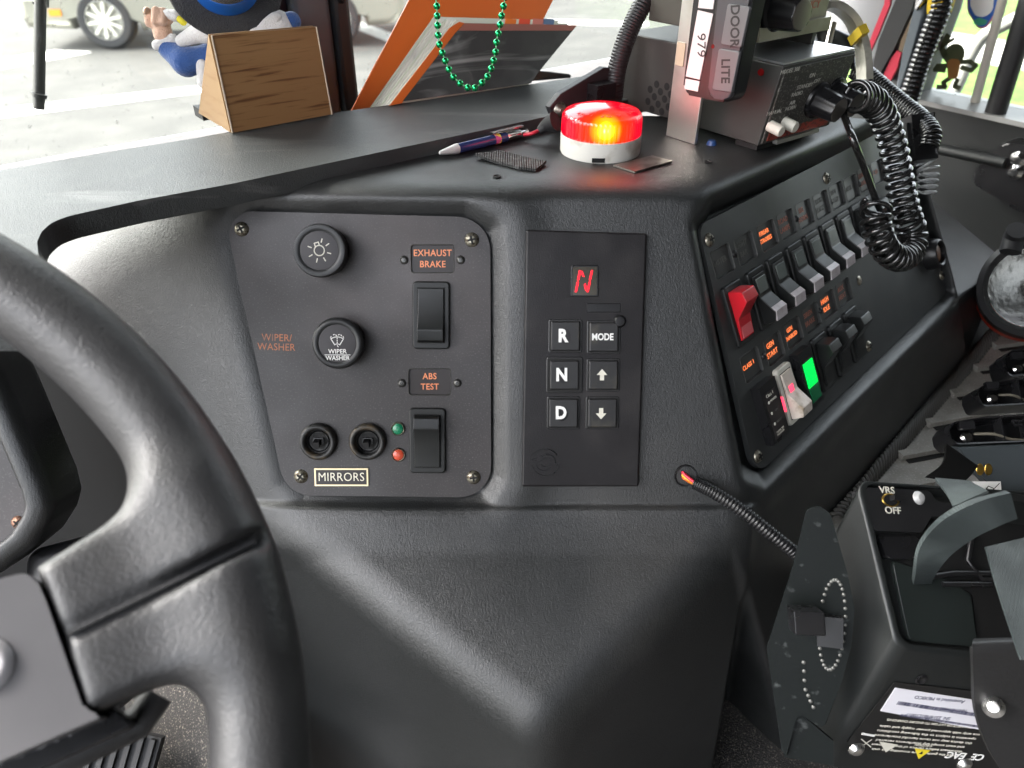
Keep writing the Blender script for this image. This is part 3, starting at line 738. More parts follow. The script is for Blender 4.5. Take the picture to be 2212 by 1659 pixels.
text('lettering', 'MIRRORS', u, v, .00150, .0086, mat('pale_engraving', (.8, .76, .62), .5), np_, bold=-.00004, wide=.88, space=1.05)

# ============================ gear selector ============================
HS = .0062
FG1 = Fr(F1.w(0, 0, 0), F1.u, F1.n)
def G(x, y, h=HS): return FG1.px(x, y, h)
gs = empty('gear_selector', FG1, label='tall black push-button gear selector with red N display and six keys', cat='gear selector')
P_ = [G(1136, 496), G(1398, 504), G(1380, 1052), G(1127, 1052)]
hs = prism(rnd_poly(P_, .0018, 4), -.004, HS, .0016, 3); obj('housing', hs, M_sel, gs, 50)
# display
u, v = G(1263, 607); M_disp = mat('smoked_display', (.05, .045, .035), .15)
d_ = obj('display', prism(rnd_poly([(u-.0092, v-.0104), (u+.0092, v-.0104), (u+.0092, v+.0104), (u-.0092, v+.0104)], .0012, 3), HS-.001, HS+.0006, .0004), M_gloss, gs, 50)
obj('screen', prism(rnd_poly([(u-.0080, v-.0092), (u+.0080, v-.0092), (u+.0080, v+.0092), (u-.0080, v+.0092)], .0008, 3), HS, HS+.0007, 0), M_disp, d_)
M_led = mat('lit_red_segment', (.5, 0, .01), .4, emit=(1, .01, .02), estr=.22)
def seg(pts): return prism([(u+a, v+c) for a, c in pts], HS+.0006, HS+.00095)
q = 1.18
SG = [[(-.0052, -.0062), (-.0041, -.0062), (-.0029, -.0006), (-.0036, -.0001), (-.0042, -.0006)], [(-.0040, .0005), (-.0034, .0001), (-.0028, .0006), (-.0017, .0058), (-.0030, .0060)], [(-.0024, .0050), (-.0010, .0056), (.0002, .0022), (-.0008, .0024)],
      [(.0026, .0005), (.0033, .0001), (.0038, .0006), (.0049, .0060), (.0038, .0060)], [(.0014, -.0062), (.0025, -.0062), (.0037, -.0006), (.0031, -.0001), (.0025, -.0006)], [(-.0002, -.0020), (.0008, -.0012), (.0016, -.0040), (.0008, -.0056)]]
for s_ in SG: obj('segment', seg([(a*q-.0004, c*q) for a, c in s_]), M_led, d_)
u, v = G(1304, 665); 
obj('small_window', join(prism([(u-.0112, v-.0030), (u+.0112, v-.0030), (u+.0112, v+.0030), (u-.0112, v+.0030)], HS-.001, HS+.0005, .0005), box(u-.001, v, HS+.0006, .008, .0011, .0004)), M_gloss, gs, 50)
M_key = mat('key_black', (.018, .018, .019), .33, rvar=(120, .5), var=(60, (.05, .045, .035), .6, .75))
M_lip = mat('key_surround', (.022, .022, .023), .22)
def key(x, y, sx=1.0, frame=False):
    u, v = G(x, y, HS+.0005); a = .0101
    f_ = .0122 if frame else .0113
    k_ = obj('button', prism(rnd_poly([(u-f_, v-f_), (u+f_, v-f_), (u+f_, v+f_), (u-f_, v+f_)], .0016, 4), HS-.001, HS+(.0012 if frame else .0007), .0006, 2), M_lip, gs, 50)
    obj('button_gap', prism(rnd_poly([(u-f_+.0009, v-f_+.0009), (u+f_-.0009, v-f_+.0009), (u+f_-.0009, v+f_-.0009), (u-f_+.0009, v+f_-.0009)], .0012, 4), HS, HS+(.0013 if frame else .0008)), M_dark, k_)
    obj('key_cap', prism(rnd_poly([(u-.0098, v-.0098), (u+.0098, v-.0098), (u+.0098, v+.0098), (u-.0098, v+.0098)], .0012, 4), HS, HS+.0022, .0011, 3), M_key, k_, 50)
    return k_, u, v, HS+.00228
for x, y, s_ in [(1221, 726, 'R'), (1219, 810, 'N'), (1217, 892, 'D')]:
    k_, u, v, h = key(x, y, frame=(s_ == 'N'))
    obj('worn_patch', lathe([(.0042, h-.00006), (.0040, h-.00001), (0, h-.00001)], 20, fr=Tr(u-.001, v, 0)@Matrix.Diagonal((1, 1.25, 1, 1)).to_4x4()@Tr(0, 0, 0)), M_gloss, k_)
    text('lettering', s_, u-.0018, v, h+.00004, .0118, M_white, k_, bold=.0005, wide=.86)
k_, u, v, h = key(1304, 728); text('lettering', 'MODE', u-.0009, v, h, .0062, M_white, k_, bold=.0002, wide=.82)
obj('pilot_bump', lathe([(0, HS+.0026), (.003, HS+.0024), (.0042, HS+.001), (.0042, HS)], 24, fr=Tr(u+.0105, v+.0105, 0)), M_gloss, gs, 60)
def arrow(k_, u, v, h, s):
    P_ = [(-.0014, -.0036), (.0014, -.0036), (.0014, .0000), (.0036, 0), (0, .0040), (-.0036, 0), (-.0014, 0)]
    obj('arrow', prism([(u+a, v+b_*s) for a, b_ in P_], h-.0001, h+.0001), M_cream, k_)
k_, u, v, h = key(1303, 810); arrow(k_, u-.001, v+.0002, h, 1)
k_, u, v, h = key(1301, 892); arrow(k_, u-.001, v, h, -1)
u, v = G(1178, 999); bs = []
em = arcsegs(u, v, .0094, 15, 175, 20)+arcsegs(u, v, .0094, 195, 355, 20)+arcsegs(u+.001, v, .0058, -10, 140, 12)+arcsegs(u-.001, v, .0058, 170, 320, 12)+arcsegs(u, v, .0032, 30, 170, 8)+arcsegs(u, v, .0032, 210, 350, 8)+[(u+.0094, v-.001, u+.0060, v-.0028), (u-.0094, v+.001, u-.0060, v+.0028)]
strokes('emblem', em, .00075, HS+.0001, M_gloss, gs, flat=.0006)

# ============================ long switch panel ============================
FP2 = Fr(F2.w(0, 0, -.0035), F2.u, F2.n)
def H2(x, y, h=0.0): return FP2.px(x, y, h)
sp2 = empty('switch_plate', FP2, label='long black plate of many rocker switches under small legend windows, right of the gear selector', cat='switch panel')
r1 = [(1561, 564), (1611, 536), (1659, 508), (1700, 484), (1739, 462), (1776, 442), (1809, 422), (1840, 406), (1869, 386), (1897, 371)]
r2 = [(1624, 788), (1673, 753), (1714, 718), (1754, 686), (1790, 657), (1824, 631)]
LW, LHt = .0248, .0196
plP = rnd_poly([H2(x, y) for x, y in [(1509, 487), (1830, 322), (1908, 268), (1938, 285), (2047, 632), (1632, 1030)]], [.010, .03, .008, .008, .006, .016], 8)
obj('plate', plate_mesh(plP, [wpoly(*H2(x, y), LW, LHt, .002) for x, y in r1+r2], -.004, 0), M_plate2, sp2)
M_lit = mat('lit_orange_legend', (.7, .2, .08), .5, emit=(1, .22, .06), estr=.10)
M_dim = mat('dim_orange_legend', (.35, .13, .09), .5)
M_gry = mat('unlit_grey_legend', (.10, .10, .09), .5)
M_card2 = mat('legend_card_grey', (.05, .052, .05), .35)
T1 = [(['MASTER'], M_gry), (['LIGHT', 'BAR'], M_gry), (['F/REAR', 'STROBES'], M_lit), (['ROAD', 'LAMPS'], M_dim), (['SIG', 'HORN'], M_dim), (['CROSS', 'LOCK'], M_gry), (['SIDE', 'LAMP'], M_gry), (['AUX'], M_gry), (['REAR', 'LAMP'], M_dim), (['CAB'], M_dim)]
T2 = [(['CLASS 1'], M_lit), (['GEN', 'START'], M_lit), (['GEN', 'ENABLED'], M_lit), (['SIREN', 'BRAKE'], M_dim), (['HIGH', 'IDLE'], M_lit), (['AUX', 'HEAT'], M_dim)]
for (x, y), (tx_, m_) in zip(r1+r2, T1+T2):
    legend(x, y, LW, LHt, tx_, sp2, H2, (m_, M_card2), .0056 if len(tx_[-1]) < 7 else .0046, dep=.0024, off=-.0005)
for x, y in [(1532, 518), (1785, 385), (1637, 986), (1876, 748), (2034, 595)]:
    u, v = H2(x, y); screw(sp2, u, v, 0, .0050)
u, v = H2(1856, 606); obj('rivet', lathe([(0, .0014), (.003, .001), (.0042, 0)], 20, fr=Tr(u, v, 0)), M_steel, sp2, 60)
for x, y in [(1587, 548), (1721, 472), (1856, 397), (1650, 770), (1772, 671)]:
    u, v = H2(x, y); screw(sp2, u, v, 0, .0029, M_blk, 'button_screw', True)
s1 = [(1599, 673), (1649, 641), (1690, 610), (1731, 582), (1767, 557), (1801, 533), (1834, 512), (1864, 492), (1892, 474)]
V1 = sum(H2(*q)[1] for q in s1)/len(s1)
for k, q in enumerate(s1):
    u, v = H2(*q, .003); v = .3*v+.7*V1
    if k == 0: rocker_switch(sp2, u, v, 0, .0235, .0455, True, .0125, rm=M_red, lens='end', lensm=M_redl, label='red master rocker switch')
    elif k < 7: rocker_switch(sp2, u, v, 0, .0235, .0455, False, .0115, lens='nose', lensm=M_lens, bezm=M_bez, label=None)
    else: rocker_switch(sp2, u, v, 0, .0235, .0455, True, .0115)
s2 = [(1662, 885), (1705, 848), (1740, 808), (1783, 778), (1818, 748), (1850, 718)]
V2 = sum(H2(*q)[1] for q in s2)/len(s2)
M_wsw = mat('worn_white_rocker', (.62, .55, .48), .35, var=(120, (.35, .28, .2), .5, .7))
M_glow = mat('red_pilot', (.8, .02, .05), .3, emit=(1, .05, .1), estr=.22)
M_green = mat('lit_green_lens', (.0, .35, .05), .25, emit=(.0, 1, .10), estr=.11)
M_green2 = mat('dim_green_lens', (.01, .16, .06), .25)
for k, q in enumerate(s2):
    u, v = H2(*q, .003); v = .4*v+.6*V2
    if k == 0:
        p_ = obj('circuit_monitor', box(u, v, .0025, .0235, .0455, .009, .0012), M_gloss, sp2, 50)
        obj('face_label', box(u, v-.002, .0071, .0165, .036, .0003), M_card, p_)
        for j, t_ in enumerate(['POWER', 'ON', 'RELAY']): 
            text('lettering', t_, u+.0022, v+.0085-j*.0085, .0073, .0026, M_gry if j else M_cream, p_)
            obj('pilot', lathe([(0, .0004), (.0011, .0003), (.0012, 0)], 12, fr=Tr(u-.0045, v+.0085-j*.0085, .0072)), M_cream, p_)
        text('lettering', 'Class 1', u-.0008, v+.0135, .0073, .0036, M_cream, p_); text('lettering', 'TOTAL SYS\nMANAGER', u, v-.0165, .0073, .0022, M_cream, p_)
    elif k == 1:
        p_ = rocker_switch(sp2, u, v, .0012, .0215, .0455, False, .011, bezm=M_cream, rm=M_wsw, label='white illuminated rocker switch glowing red')
        obj('pilot', box(u-.001, v+.0035, .0062, .006, .008, .001, .0003), M_glow, p_)
        obj('glow_strip', box(u-.011, v-.004, .002, .0006, .012, .0035), M_glow, p_)
    elif k == 2:
        p_ = obj('pilot_lamp', box(u, v, .0025, .0215, .0455, .009, .0012), M_gloss, sp2, 50); p_['label'] = 'lit green pilot lamp'
        obj('lens', box(u, v+.003, .0071, .0150, .020, .001, .0003), M_green, p_)
        obj('lower_lens', box(u, v-.0135, .0071, .0150, .0115, .001, .0003), M_green2, p_)
        strokes('lens_ribs', [(u-.007, v+.003+(i-3.5)*.0025, u+.007, v+.003+(i-3.5)*.0025) for i in range(8)], .0003, .0077, M_green2, p_)
    else: rocker_switch(sp2, u, v, 0, .0235, .0455, True, .0125)
u, v = H2(2004, 550)
p_ = obj('power_socket', lathe([(.0155, 0), (.0150, .006), (.0135, .012), (.0120, .0130), (.0105, .012), (.0100, .002), (0, .002)], 40, fr=Tr(u, v, 0)), M_gloss, sp2, 50)
obj('socket_core', lathe([(.0085, .002), (.0085, .009), (.006, .010), (0, .010)], 24, fr=Tr(u, v, 0)), mat('brown_core', (.12, .05, .02), .4), p_, 50)

# ============================ things on the console top ============================
def along(p, d, x=None, y=None):
    q = p-CAM
    w = (CR-CF*((x-1106)/FPX)) if x is not None else (CU-CF*((829.5-y)/FPX))
    return -q.dot(w)/d.dot(w)
def solve2(p, d1, d2, x, y):
    q = p-CAM; w1 = CR-CF*((x-1106)/FPX); w2 = CU-CF*((829.5-y)/FPX)
    a, b_, c, d = d1.dot(w1), d2.dot(w1), d1.dot(w2), d2.dot(w2); e1, e2 = -q.dot(w1), -q.dot(w2)
    D_ = a*d-b_*c; return (e1*d-b_*e2)/D_, (a*e2-c*e1)/D_
def on_top(x, y): return onz(x, y, ZT)
def local(o, b): b.transform(o.matrix_world.inverted() if False else Matrix.Translation(-o.location)); return b
# ---- beacon
bc = on_top(1296, 326); FB_ = Fr(bc, CR, UZ); Rb = 86*(bc-CAM).dot(CF)/FPX
bea = empty('beacon', FB_, label='round beacon with ribbed red lit dome on a white base', cat='warning beacon')
M_wbase = mat('dirty_white_plastic', (.62, .60, .55), .5, var=(60, (.32, .28, .22), .55, .75))
M_rlens = mat('red_beacon_lens', (.50, .0, .004), .12, emit=(1, .0, .01), estr=.07, coat=.5)
ld = (CAM-bc); ld.z = 0; ld.normalize(); BL_ = (ld.x*.026+.003, ld.y*.026, .0225)
t = M_rlens.node_tree; N = t.nodes
tc_ = N.new('ShaderNodeTexCoord'); vd = N.new('ShaderNodeVectorMath'); vd.operation = 'DISTANCE'; vd.inputs[1].default_value = BL_
t.links.new(tc_.outputs['Object'], vd.inputs[0])
cr_ = N.new('ShaderNodeValToRGB'); el_ = cr_.color_ramp.elements; el_[0].position = 0; el_[0].color = (3.0, 1.6, .35, 1); el_[1].position = 1; el_[1].color = (.10, 0, .002, 1)  # bulb's glow through the lens painted as emission fading with distance
for p_, c_ in ((.05, (1.2, .45, .01, 1)), (.11, (.40, .07, 0, 1)), (.20, (.20, .006, 0, 1)), (.4, (.11, 0, .002, 1))):
    e_ = el_.new(p_); e_.color = c_
mr_ = N.new('ShaderNodeMapRange'); mr_.inputs[2].default_value = .06; t.links.new(vd.outputs['Value'], mr_.inputs[0]); t.links.new(mr_.outputs[0], cr_.inputs[0])
t.links.new(cr_.outputs[0], N['Principled BSDF'].inputs['Emission Color']); N['Principled BSDF'].inputs['Emission Strength'].default_value = 1.0
obj('base', lathe([(0, 0), (Rb*.985, 0), (Rb, .001), (Rb, .0125), (Rb*.99, .0138), (Rb*.9, .014), (Rb*.9, .006), (0, .006)], 72), M_wbase, bea, 50)
jit = lambda k, i: (.965 if i % 4 < 2 else 1.0) if 2 <= k <= 3 else 1
obj('lens', lathe([(Rb*.93, .0138), (Rb*.985, .014), (Rb*.99, .0155), (Rb*.985, .0245), (Rb*.965, .0270), (Rb*.90, .0292), (Rb*.6, .0318), (Rb*.3, .0328), (0, .0331)], 216, jit=jit), M_rlens, bea, 50)
obj('base_notch', box(-.004, -Rb, .0025, .009, .001, .003), M_dark, bea)
M_lamp = mat('yellow_lamp_glow', (1, .6, .05), .3, emit=(1, .50, .03), estr=3)
ld = (CAM-bc); ld.z = 0; ld.normalize()
b = bmesh.new(); bmesh.ops.create_uvsphere(b, u_segments=24, v_segments=12, radius=.0056); b.transform(Tr(ld.x*.017+.002, ld.y*.017, .0195)); obj('bulb', b, M_lamp, bea, 180)
M_etch = mat('dark_red_marking', (.20, .0, .0), .5)
for s_, a in (('D', 200), ('O', 212), ('T', 224), ('2', 244), ('G', 256), ('E', 276), ('S', 300), ('A', 312)):
    th = math.radians(a+20); text('lettering', s_, Rb*.74*math.cos(th), Rb*.74*math.sin(th), .0309, .0060, M_etch, bea, rot=th-math.pi/2+math.pi, ex=.0002)
pl_ = bpy.data.lights.new('beacon_light', 'POINT'); pl_.energy = .009; pl_.color = (1, .03, .03); pl_.shadow_soft_size = .02
po = bpy.data.objects.new('beacon_light', pl_); link(po); po.parent = bea; po.location = (.012, -.012, .043)
# ---- strip of hook tape
def flat_thing(name, pts, th, m, label, cat, lift=None, r=0):
    c_ = on_top(sum(p[0] for p in pts)/len(pts), sum(p[1] for p in pts)/len(pts)); fr_ = Fr(c_, CR, UZ)
    P_ = [fr_.px(x, y) for x, y in pts]; b = prism(P_, .0003, th, r)
    if lift:
        bmesh.ops.triangulate(b, faces=b.faces[:]); bmesh.ops.subdivide_edges(b, edges=b.edges[:], cuts=6, use_grid_fill=True)
        for v in b.verts: v.co.z += lift(v.co)
    o = obj(name, b, m); o.matrix_world = fr_.m; return tag(o, label, cat), fr_
M_velc = mat('ribbed_hook_tape', (.035, .036, .036), .7, bump=[('wave', 190, 1.0, .0012, (1, .15, 1))], var=(300, (.10, .10, .10), .5, .7))
flat_thing('hook_tape', [(1027, 343), (1079, 331), (1180, 356), (1158, 371), (1120, 367)], .0022, M_velc, 'short strip of black ribbed hook tape lying on the console top', 'tape strip', lift=lambda c: max(0, abs(c.x)-.014)**1.5*1.2)
M_sq = mat('scuffed_metal', (.30, .28, .25), .3, .9, var=(90, (.12, .10, .09), .45, .7))
flat_thing('metal_square', [(1325, 361), (1371, 375), (1452, 352), (1409, 340)], .0016, M_sq, 'thin scuffed metal square beside the red beacon', 'metal plate')
for x, y in [(1074, 382), (1529, 351)]:
    c_ = on_top(x, y); fr_ = Fr(c_, CR, UZ); b = lathe([(.0032, .0006), (.0022, .0009), (.0018, .0002), (0, .0002)], 16); b.transform(F1.m.inverted()@fr_.m); h_ = obj('mounting_hole', b, M_dark, dash)
# ---- pen in the slot
ZS = ZT+.004
p0, p1 = onz(948, 331, ZS), onz(1139, 284, ZS); d = (p1-p0).normalized(); Lp = (p1-p0).length
pf = Fr(p0, UZ, d); pen = empty('pen', pf, label='dark blue ballpoint pen with silver tip lying in the slot of the dash', cat='pen')
R_ = .0038
M_blue = mat('navy_enamel', (.02, .035, .13), .25, coat=.5); M_chr = mat('chrome', (.8, .8, .8), .18, 1.0)
obj('barrel', lathe([(R_*.95, Lp*.2), (R_, Lp*.25), (R_, Lp*.74), (R_*.9, Lp*.75)], 24), M_blue, pen, 60)
obj('tip', lathe([(0, 0), (R_*.25, .0005), (R_*.4, Lp*.02), (R_*.95, Lp*.17), (R_*.98, Lp*.2)], 24), mat('silver_plastic', (.7, .7, .68), .35, .3), pen, 60)
obj('band', lathe([(R_*1.02, Lp*.60), (R_*1.02, Lp*.66)], 24), mat('pink_yellow_print', (.7, .10, .30), .4, var=(200, (.8, .6, .08), .48, .52)), pen, 60)
obj('end_cap', lathe([(R_*.95, Lp*.74), (R_, Lp*.76), (R_*.95, Lp*.9), (R_*.5, Lp*.92), (R_*.5, Lp), (0, Lp)], 24), M_chr, pen, 60)
obj('clip', box(.0052, 0, Lp*.76, .0012, .003, Lp*.36, .0004), M_chr, pen, 40)
# ---- bracket arm with bolt, red wire
fb = onz(1188, 232, ZT+.02).dot(TF)
FBk = Fr(onp(1240, 220, TF*fb, TF), TR, -TF)
P_ = [FBk.px(x, y) for x, y in [(1188, 232), (1212, 203), (1306, 146), (1345, 150), (1345, 262), (1290, 262), (1225, 281), (1200, 262)]]
br_ = obj('folded_bracket', prism(P_, -.006, 0, .0008), mat('black_powder_coat', (.022, .022, .024), .45, bump=[('noise', 800, .3, .0003, None)])); br_.matrix_world = FBk.m
tag(br_, 'black folded bracket arm with a bolt, behind the red beacon', 'bracket')
u, v = FBk.px(1210, 238); s_ = obj('bolt', lathe([(0, .004), (.003, .004), (.005, .002), (.0065, 0)], 20, fr=Tr(u, v, 0)), M_steel, br_, 40)
u, v = FBk.px(1287, 212); b = box(u, v, .006, .020, .026, .012, .003); obj('cable_clamp', b, M_gloss, br_, 40)
w_ = [onz(1132, 291, ZT+.004), onz(1150, 288, ZT+.006), onz(1166, 280, ZT+.008), onz(1180, 272, ZT+.012)]
rw = obj('red_wire', tube(spline(w_, 14), .0014, 8), mat('red_insulation', (.5, .02, .04), .4), None, 60); tag(rw, 'short thin red wire entering a black plug behind the pen', 'wire')
pg_ = obj('wire_plug', tube(spline([onz(1164, 283, ZT+.008), onz(1180, 271, ZT+.012), onz(1200, 262, ZT+.016)], 8), lambda i: .0028+.0006*i, 10), M_rub, rw, 60)

# ---- corrugated hose
HZ = bc+TF*.05+TR*.012
def along_depth(x, y, f): return onp(x, y, TF*f, TF)
fH = bc.dot(TF)+.055
hp_ = [along_depth(x, y, fH) for x, y in [(1323, 262), (1325, 215), (1333, 150), (1352, 85), (1380, 25), (1425, -50), (1480, -130)]]
C_ = spline(hp_, 420)
dl = sum((C_[i+1]-C_[i]).length for i in range(len(C_)-1))/len(C_)
rh = 20*(C_[50]-CAM).dot(CF)/FPX
ho = obj('corrugated_hose', tube(C_, lambda i: rh*(1-.10*(1-(abs(math.sin(math.pi*i/7)))**.6)), 24), mat('black_conduit', (.02, .02, .021), .38), None, 180); tag(ho, 'thick black corrugated hose rising behind the red beacon', 'hose')

# ---- siren control box
BL = onz(1637, 316, ZT+.004)
t_, H_ = solve2(BL, -TF, UZ, 1693, 143); TL = BL-TF*t_+UZ*H_; Wd = along(TL, TR, x=1850); Dp = along(TL, TF, x=1368)
FA = Fr(BL, TR, -TF)     # origin bottom front left; x right, y up, z towards the driver seat row
sb = empty('siren_box', FA, label='black siren amplifier box with silver lid, two fluted knobs and cream push buttons', cat='siren box')
C8 = [(0, 0, 0), (Wd, 0, 0), (Wd, 0, -Dp), (0, 0, -Dp), (0, H_, t_), (Wd, H_, t_), (Wd, H_, -Dp), (0, H_, -Dp)]
M_box = mat('black_painted_steel', (.042, .041, .038), .42, bump=[('noise', 700, .2, .0003, None)], var=(25, (.05, .045, .042), .55, .75))
M_face = mat('speckled_black_face', (.04, .038, .034), .6, bump=[('noise', 900, .5, .0004, None)], var=(700, (.15, .145, .13), .55, .65))
M_top = mat('worn_silver_lid', (.6, .62, .62), .3, .85, var=(14, (.25, .26, .26), .5, .8))
C8v = [Vector(c) for c in C8]
ax_f = (C8v[4]-C8v[0]).normalized()
Hf = (C8v[4]-C8v[0]).length
FAf = Fr(FA.w(0, 0, 0), TR, (TR.cross((FA.w(*C8[4])-FA.o).normalized())))  # front face frame
MF = FA.m.inverted()@FAf.m
def inset(b): b.transform(MF); return b
obj('case', hexa(C8v, .0012, 2), M_box, sb, 50)
obj('lid', hexa([Vector((.001, H_+.0003, t_-.001)), Vector((Wd-.001, H_+.0003, t_-.001)), Vector((Wd-.001, H_+.0003, -Dp*.62)), Vector((.001, H_+.0003, -Dp*.62)), Vector((.001, H_+.0016, t_-.001)), Vector((Wd-.001, H_+.0016, t_-.001)), Vector((Wd-.001, H_+.0016, -Dp*.62)), Vector((.001, H_+.0016, -Dp*.62))]), M_top, sb)
obj('front_panel', inset(box(Wd/2, Hf/2, .0009, Wd-.004, Hf-.004, .0014, .0003)), M_face, sb)
st_ = obj('red_strip', inset(box(Wd*.50, Hf*.12, .0018, Wd*.86, Hf*.12, .0006)), mat('faded_red_print', (.30, .045, .03), .5, var=(400, (.08, .03, .025), .5, .6)), sb)
def AF(x, y, h=.0018): return FAf.px(x, y, h)
def fl_knob(x, y, R_, H2_, par, frp, Mt, skirt=True):
    u, v = frp(x, y)
    jit = lambda k, i: (.93 if (i//3) % 2 else 1.0) if 3 <= k <= 5 else 1
    pr_ = [(R_*1.25, .0), (R_*1.2, .0022), (R_*1.05, .0026), (R_*1.0, .003), (R_*.88, H2_*.95), (R_*.84, H2_), (R_*.78, H2_), (0, H2_)] 
    b = lathe(pr_, 48, fr=Tr(u, v, .002), jit=jit); b.transform(Mt); k_ = obj('knob', b, M_gloss, par, 40)
    b = lathe([(R_*.80, H2_+.0001), (R_*.74, H2_+.0006), (0, H2_+.0006)], 32, fr=Tr(u, v, .002)); b.transform(Mt); obj('knob_cap', b, mat('knob_cap_metal', (.22, .20, .18), .35, .9), k_, 40)
    return k_
fl_knob(1764, 216, .0108, .020, sb, AF, MF); fl_knob(1800, 205, .0108, .020, sb, AF, MF)
for x, y in [(1672, 270), (1702, 262)]:
    u, v = AF(x, y); b = lathe([(.0042, 0), (.0042, .010), (.0036, .0112), (0, .0112)], 24, fr=Tr(u-.004, v, .001)); b.transform(MF); obj('push_button', b, M_cream, sb, 40)
M_sprint = mat('small_grey_print', (.42, .41, .37), .6)
for s_, x, y in [('MODEL 300', 1707, 153), ('ON', 1755, 163), ('STANDBY', 1739, 186), ('OFF', 1765, 175), ('RADIO', 1722, 203), ('AIR\nHORN', 1710, 228), ('MANUAL', 1673, 243)]:
    u, v = AF(x, y); text('lettering', s_, u, v, .0018, .0042, M_sprint, sb, base=MF)
FAl = Fr(FA.o, -TF, -TR); ML = FA.m.inverted()@FAl.m
def AL_(x, y, h=0): return FAl.px(x, y, h)
hl = []
for j in range(4):
    for i in range(4 if j in (1, 2) else 3):
        pass
for x, y in [(1419, 182), (1441, 187), (1405, 193), (1427, 198), (1449, 204), (1414, 209), (1436, 214), (1400, 219), (1422, 225), (1444, 231), (1409, 236), (1430, 241), (1455, 220)]:
    u, v = AL_(x, y); hl.append(lathe([(.0029, .0003), (0, .0004)], 16, fr=Tr(u, v, 0)))
b = join(*hl); b.transform(ML); obj('speaker_grille', b, M_dark, sb)
u, v = AL_(1644, 156); b = lathe([(0, .0014), (.0022, .0010), (.0026, 0)], 16, fr=Tr(u, v, 0)); b.transform(ML); obj('indicator', b, mat('dark_red_led', (.25, .01, .01), .2), sb, 50)
b = join(*[box(Wd*.25+i*.0065+(j % 2)*.003, H_+.0018, -Dp*.38-j*.0045, .0042, .0006, .0022) for i in range(8) for j in range(5)]); obj('vent_slots', b, M_dark, sb)
obj('foot_rail', box(Wd*.5, .0005, .002, Wd*.6, .003, .004, .0005), M_alu, sb)
obj('foot', box(.012, -.002, -.012, .02, .004, .02), M_dark, sb); obj('foot', box(Wd-.012, -.002, -.02, .02, .004, .02), M_dark, sb)
b = lathe([(0, .004), (.003, .003), (.004, 0)], 12); 
sc_ = obj('blue_screw_cap', b, mat('blue_cap', (.02, .06, .18), .4), None, 50); sc_.matrix_world = Fr(on_top(1537, 312), CR, UZ).m; tag(sc_, 'small blue cap on the console top under the siren box', 'cap')
# ---- second box above
TLp = TL+UZ*.0
BB = onp(1612, 86, TL-TR*.002, TR)
W2 = along(BB, TR, x=1766); D2 = along(BB, TF, x=1400); H2_ = .055
FB2 = Fr(BB, TR, -TF); ub = empty('radio_box', FB2, label='second siren control box with dull gold face and one black knob, above the first', cat='radio box')
hh2 = .058
obj('case', hexa([Vector(c) for c in [(0, 0, 0), (W2, 0, 0), (W2, 0, -D2), (0, 0, -D2), (0, hh2, .006), (W2, hh2, .006), (W2, hh2, -D2), (0, hh2, -D2)]], .0012), mat('olive_grey_paint', (.06, .06, .05), .45), ub, 50)
M_gold = mat('dull_gold_face', (.34, .32, .25), .4, .5, var=(40, (.24, .22, .17), .5, .7))
obj('front_panel', box(W2/2, hh2/2, .004, W2-.003, hh2-.002, .0040, .0006), M_gold, ub, 40)
obj('lower_rail', box(W2/2, .004, .008, W2-.001, .009, .005, .0008), M_gold, ub, 40)
FB3 = Fr(BB, TR, -TF)
def BF(x, y, h=.007): return FB3.px(x, y, h)
fl_knob(1672, 22, .0125, .022, ub, BF, Tr(0, 0, .006))
u, v = BF(1735, 15); text('lettering', 'EMERGENCY', u, v, .0062, .0075, mat('red_face_print', (.45, .10, .06), .5), ub)
for r_ in (W2*.88, ):
    obj('support_post', box(r_, -.018, -.02, .004, .036, .05), M_box, ub); pass
# ---- aluminium bar and remote
b0 = on_top(1438, 293); b1 = on_top(1500, 309)
wB = along(b0, -TF, x=1500); FR_ = Fr(b0, -TF, -TR)
bar = empty('mounting_bar', FR_, label='flat brushed aluminium upright beside the siren box carrying the remote', cat='metal bar')
b = hexa([Vector(c) for c in [(0, 0, -.003), (wB, 0, -.003), (wB, 0, 0), (0, 0, 0), (.004, .30, -.003), (wB+.004, .30, -.003), (wB+.004, .30, 0), (.004, .30, 0)]], .0006); obj('bar', b, M_alu, bar, 50)
u, v = FR_.px(1475, 118); obj('tape_patch', box(u-.002, v, .0004, .008, .016, .0006), mat('yellowed_tape', (.40, .37, .27), .35), bar)
def RM(x, y, h=.0): return FR_.px(x, y, h)
hR = .014
rem = empty('door_remote', FR_, label='black remote marked DOOR and LITE with 979 tape, fixed on the aluminium upright', cat='remote control')
P_ = [RM(x, y, hR) for x, y in [(1474, 203), (1582, 225), (1640, -60), (1508, -85)]]
obj('case', prism(rnd_poly(P_, [.006, .009, .009, .006], 6), .002, hR, .0025, 3), M_bez, rem, 50)
P_ = [RM(x, y, hR+.002) for x, y in [(1530, 210), (1578, 218), (1632, -60), (1560, -70)]]
obj('raised_face', prism(rnd_poly(P_, .006, 6), hR-.001, hR+.003, .0015, 2), mat('dark_grey_case', (.05, .05, .055), .38), rem, 50)
M_gkey = mat('grey_rubber_key', (.10, .10, .105), .45)
for pts, s_, tx in [([(1538, 194), (1580, 200), (1598, 112), (1553, 105)], 'LITE', (1567, 152)), ([(1557, 96), (1601, 103), (1620, 15), (1572, 8)], 'DOOR', (1589, 54))]:
    P_ = rnd_poly([RM(x, y, hR+.004) for x, y in pts], .0015, 4)
    k_ = obj('button', prism(P_, hR+.002, hR+.0042, .0006), M_gkey, rem, 50)
    cx_ = sum(p[0] for p in P_)/len(P_); cy_ = sum(p[1] for p in P_)/len(P_)
    text('lettering', s_, cx_, cy_, hR+.0043, .0100, mat('marker_ink', (.01, .01, .01), .6), k_, rot=math.radians(-80), wide=.85, bold=.0002)
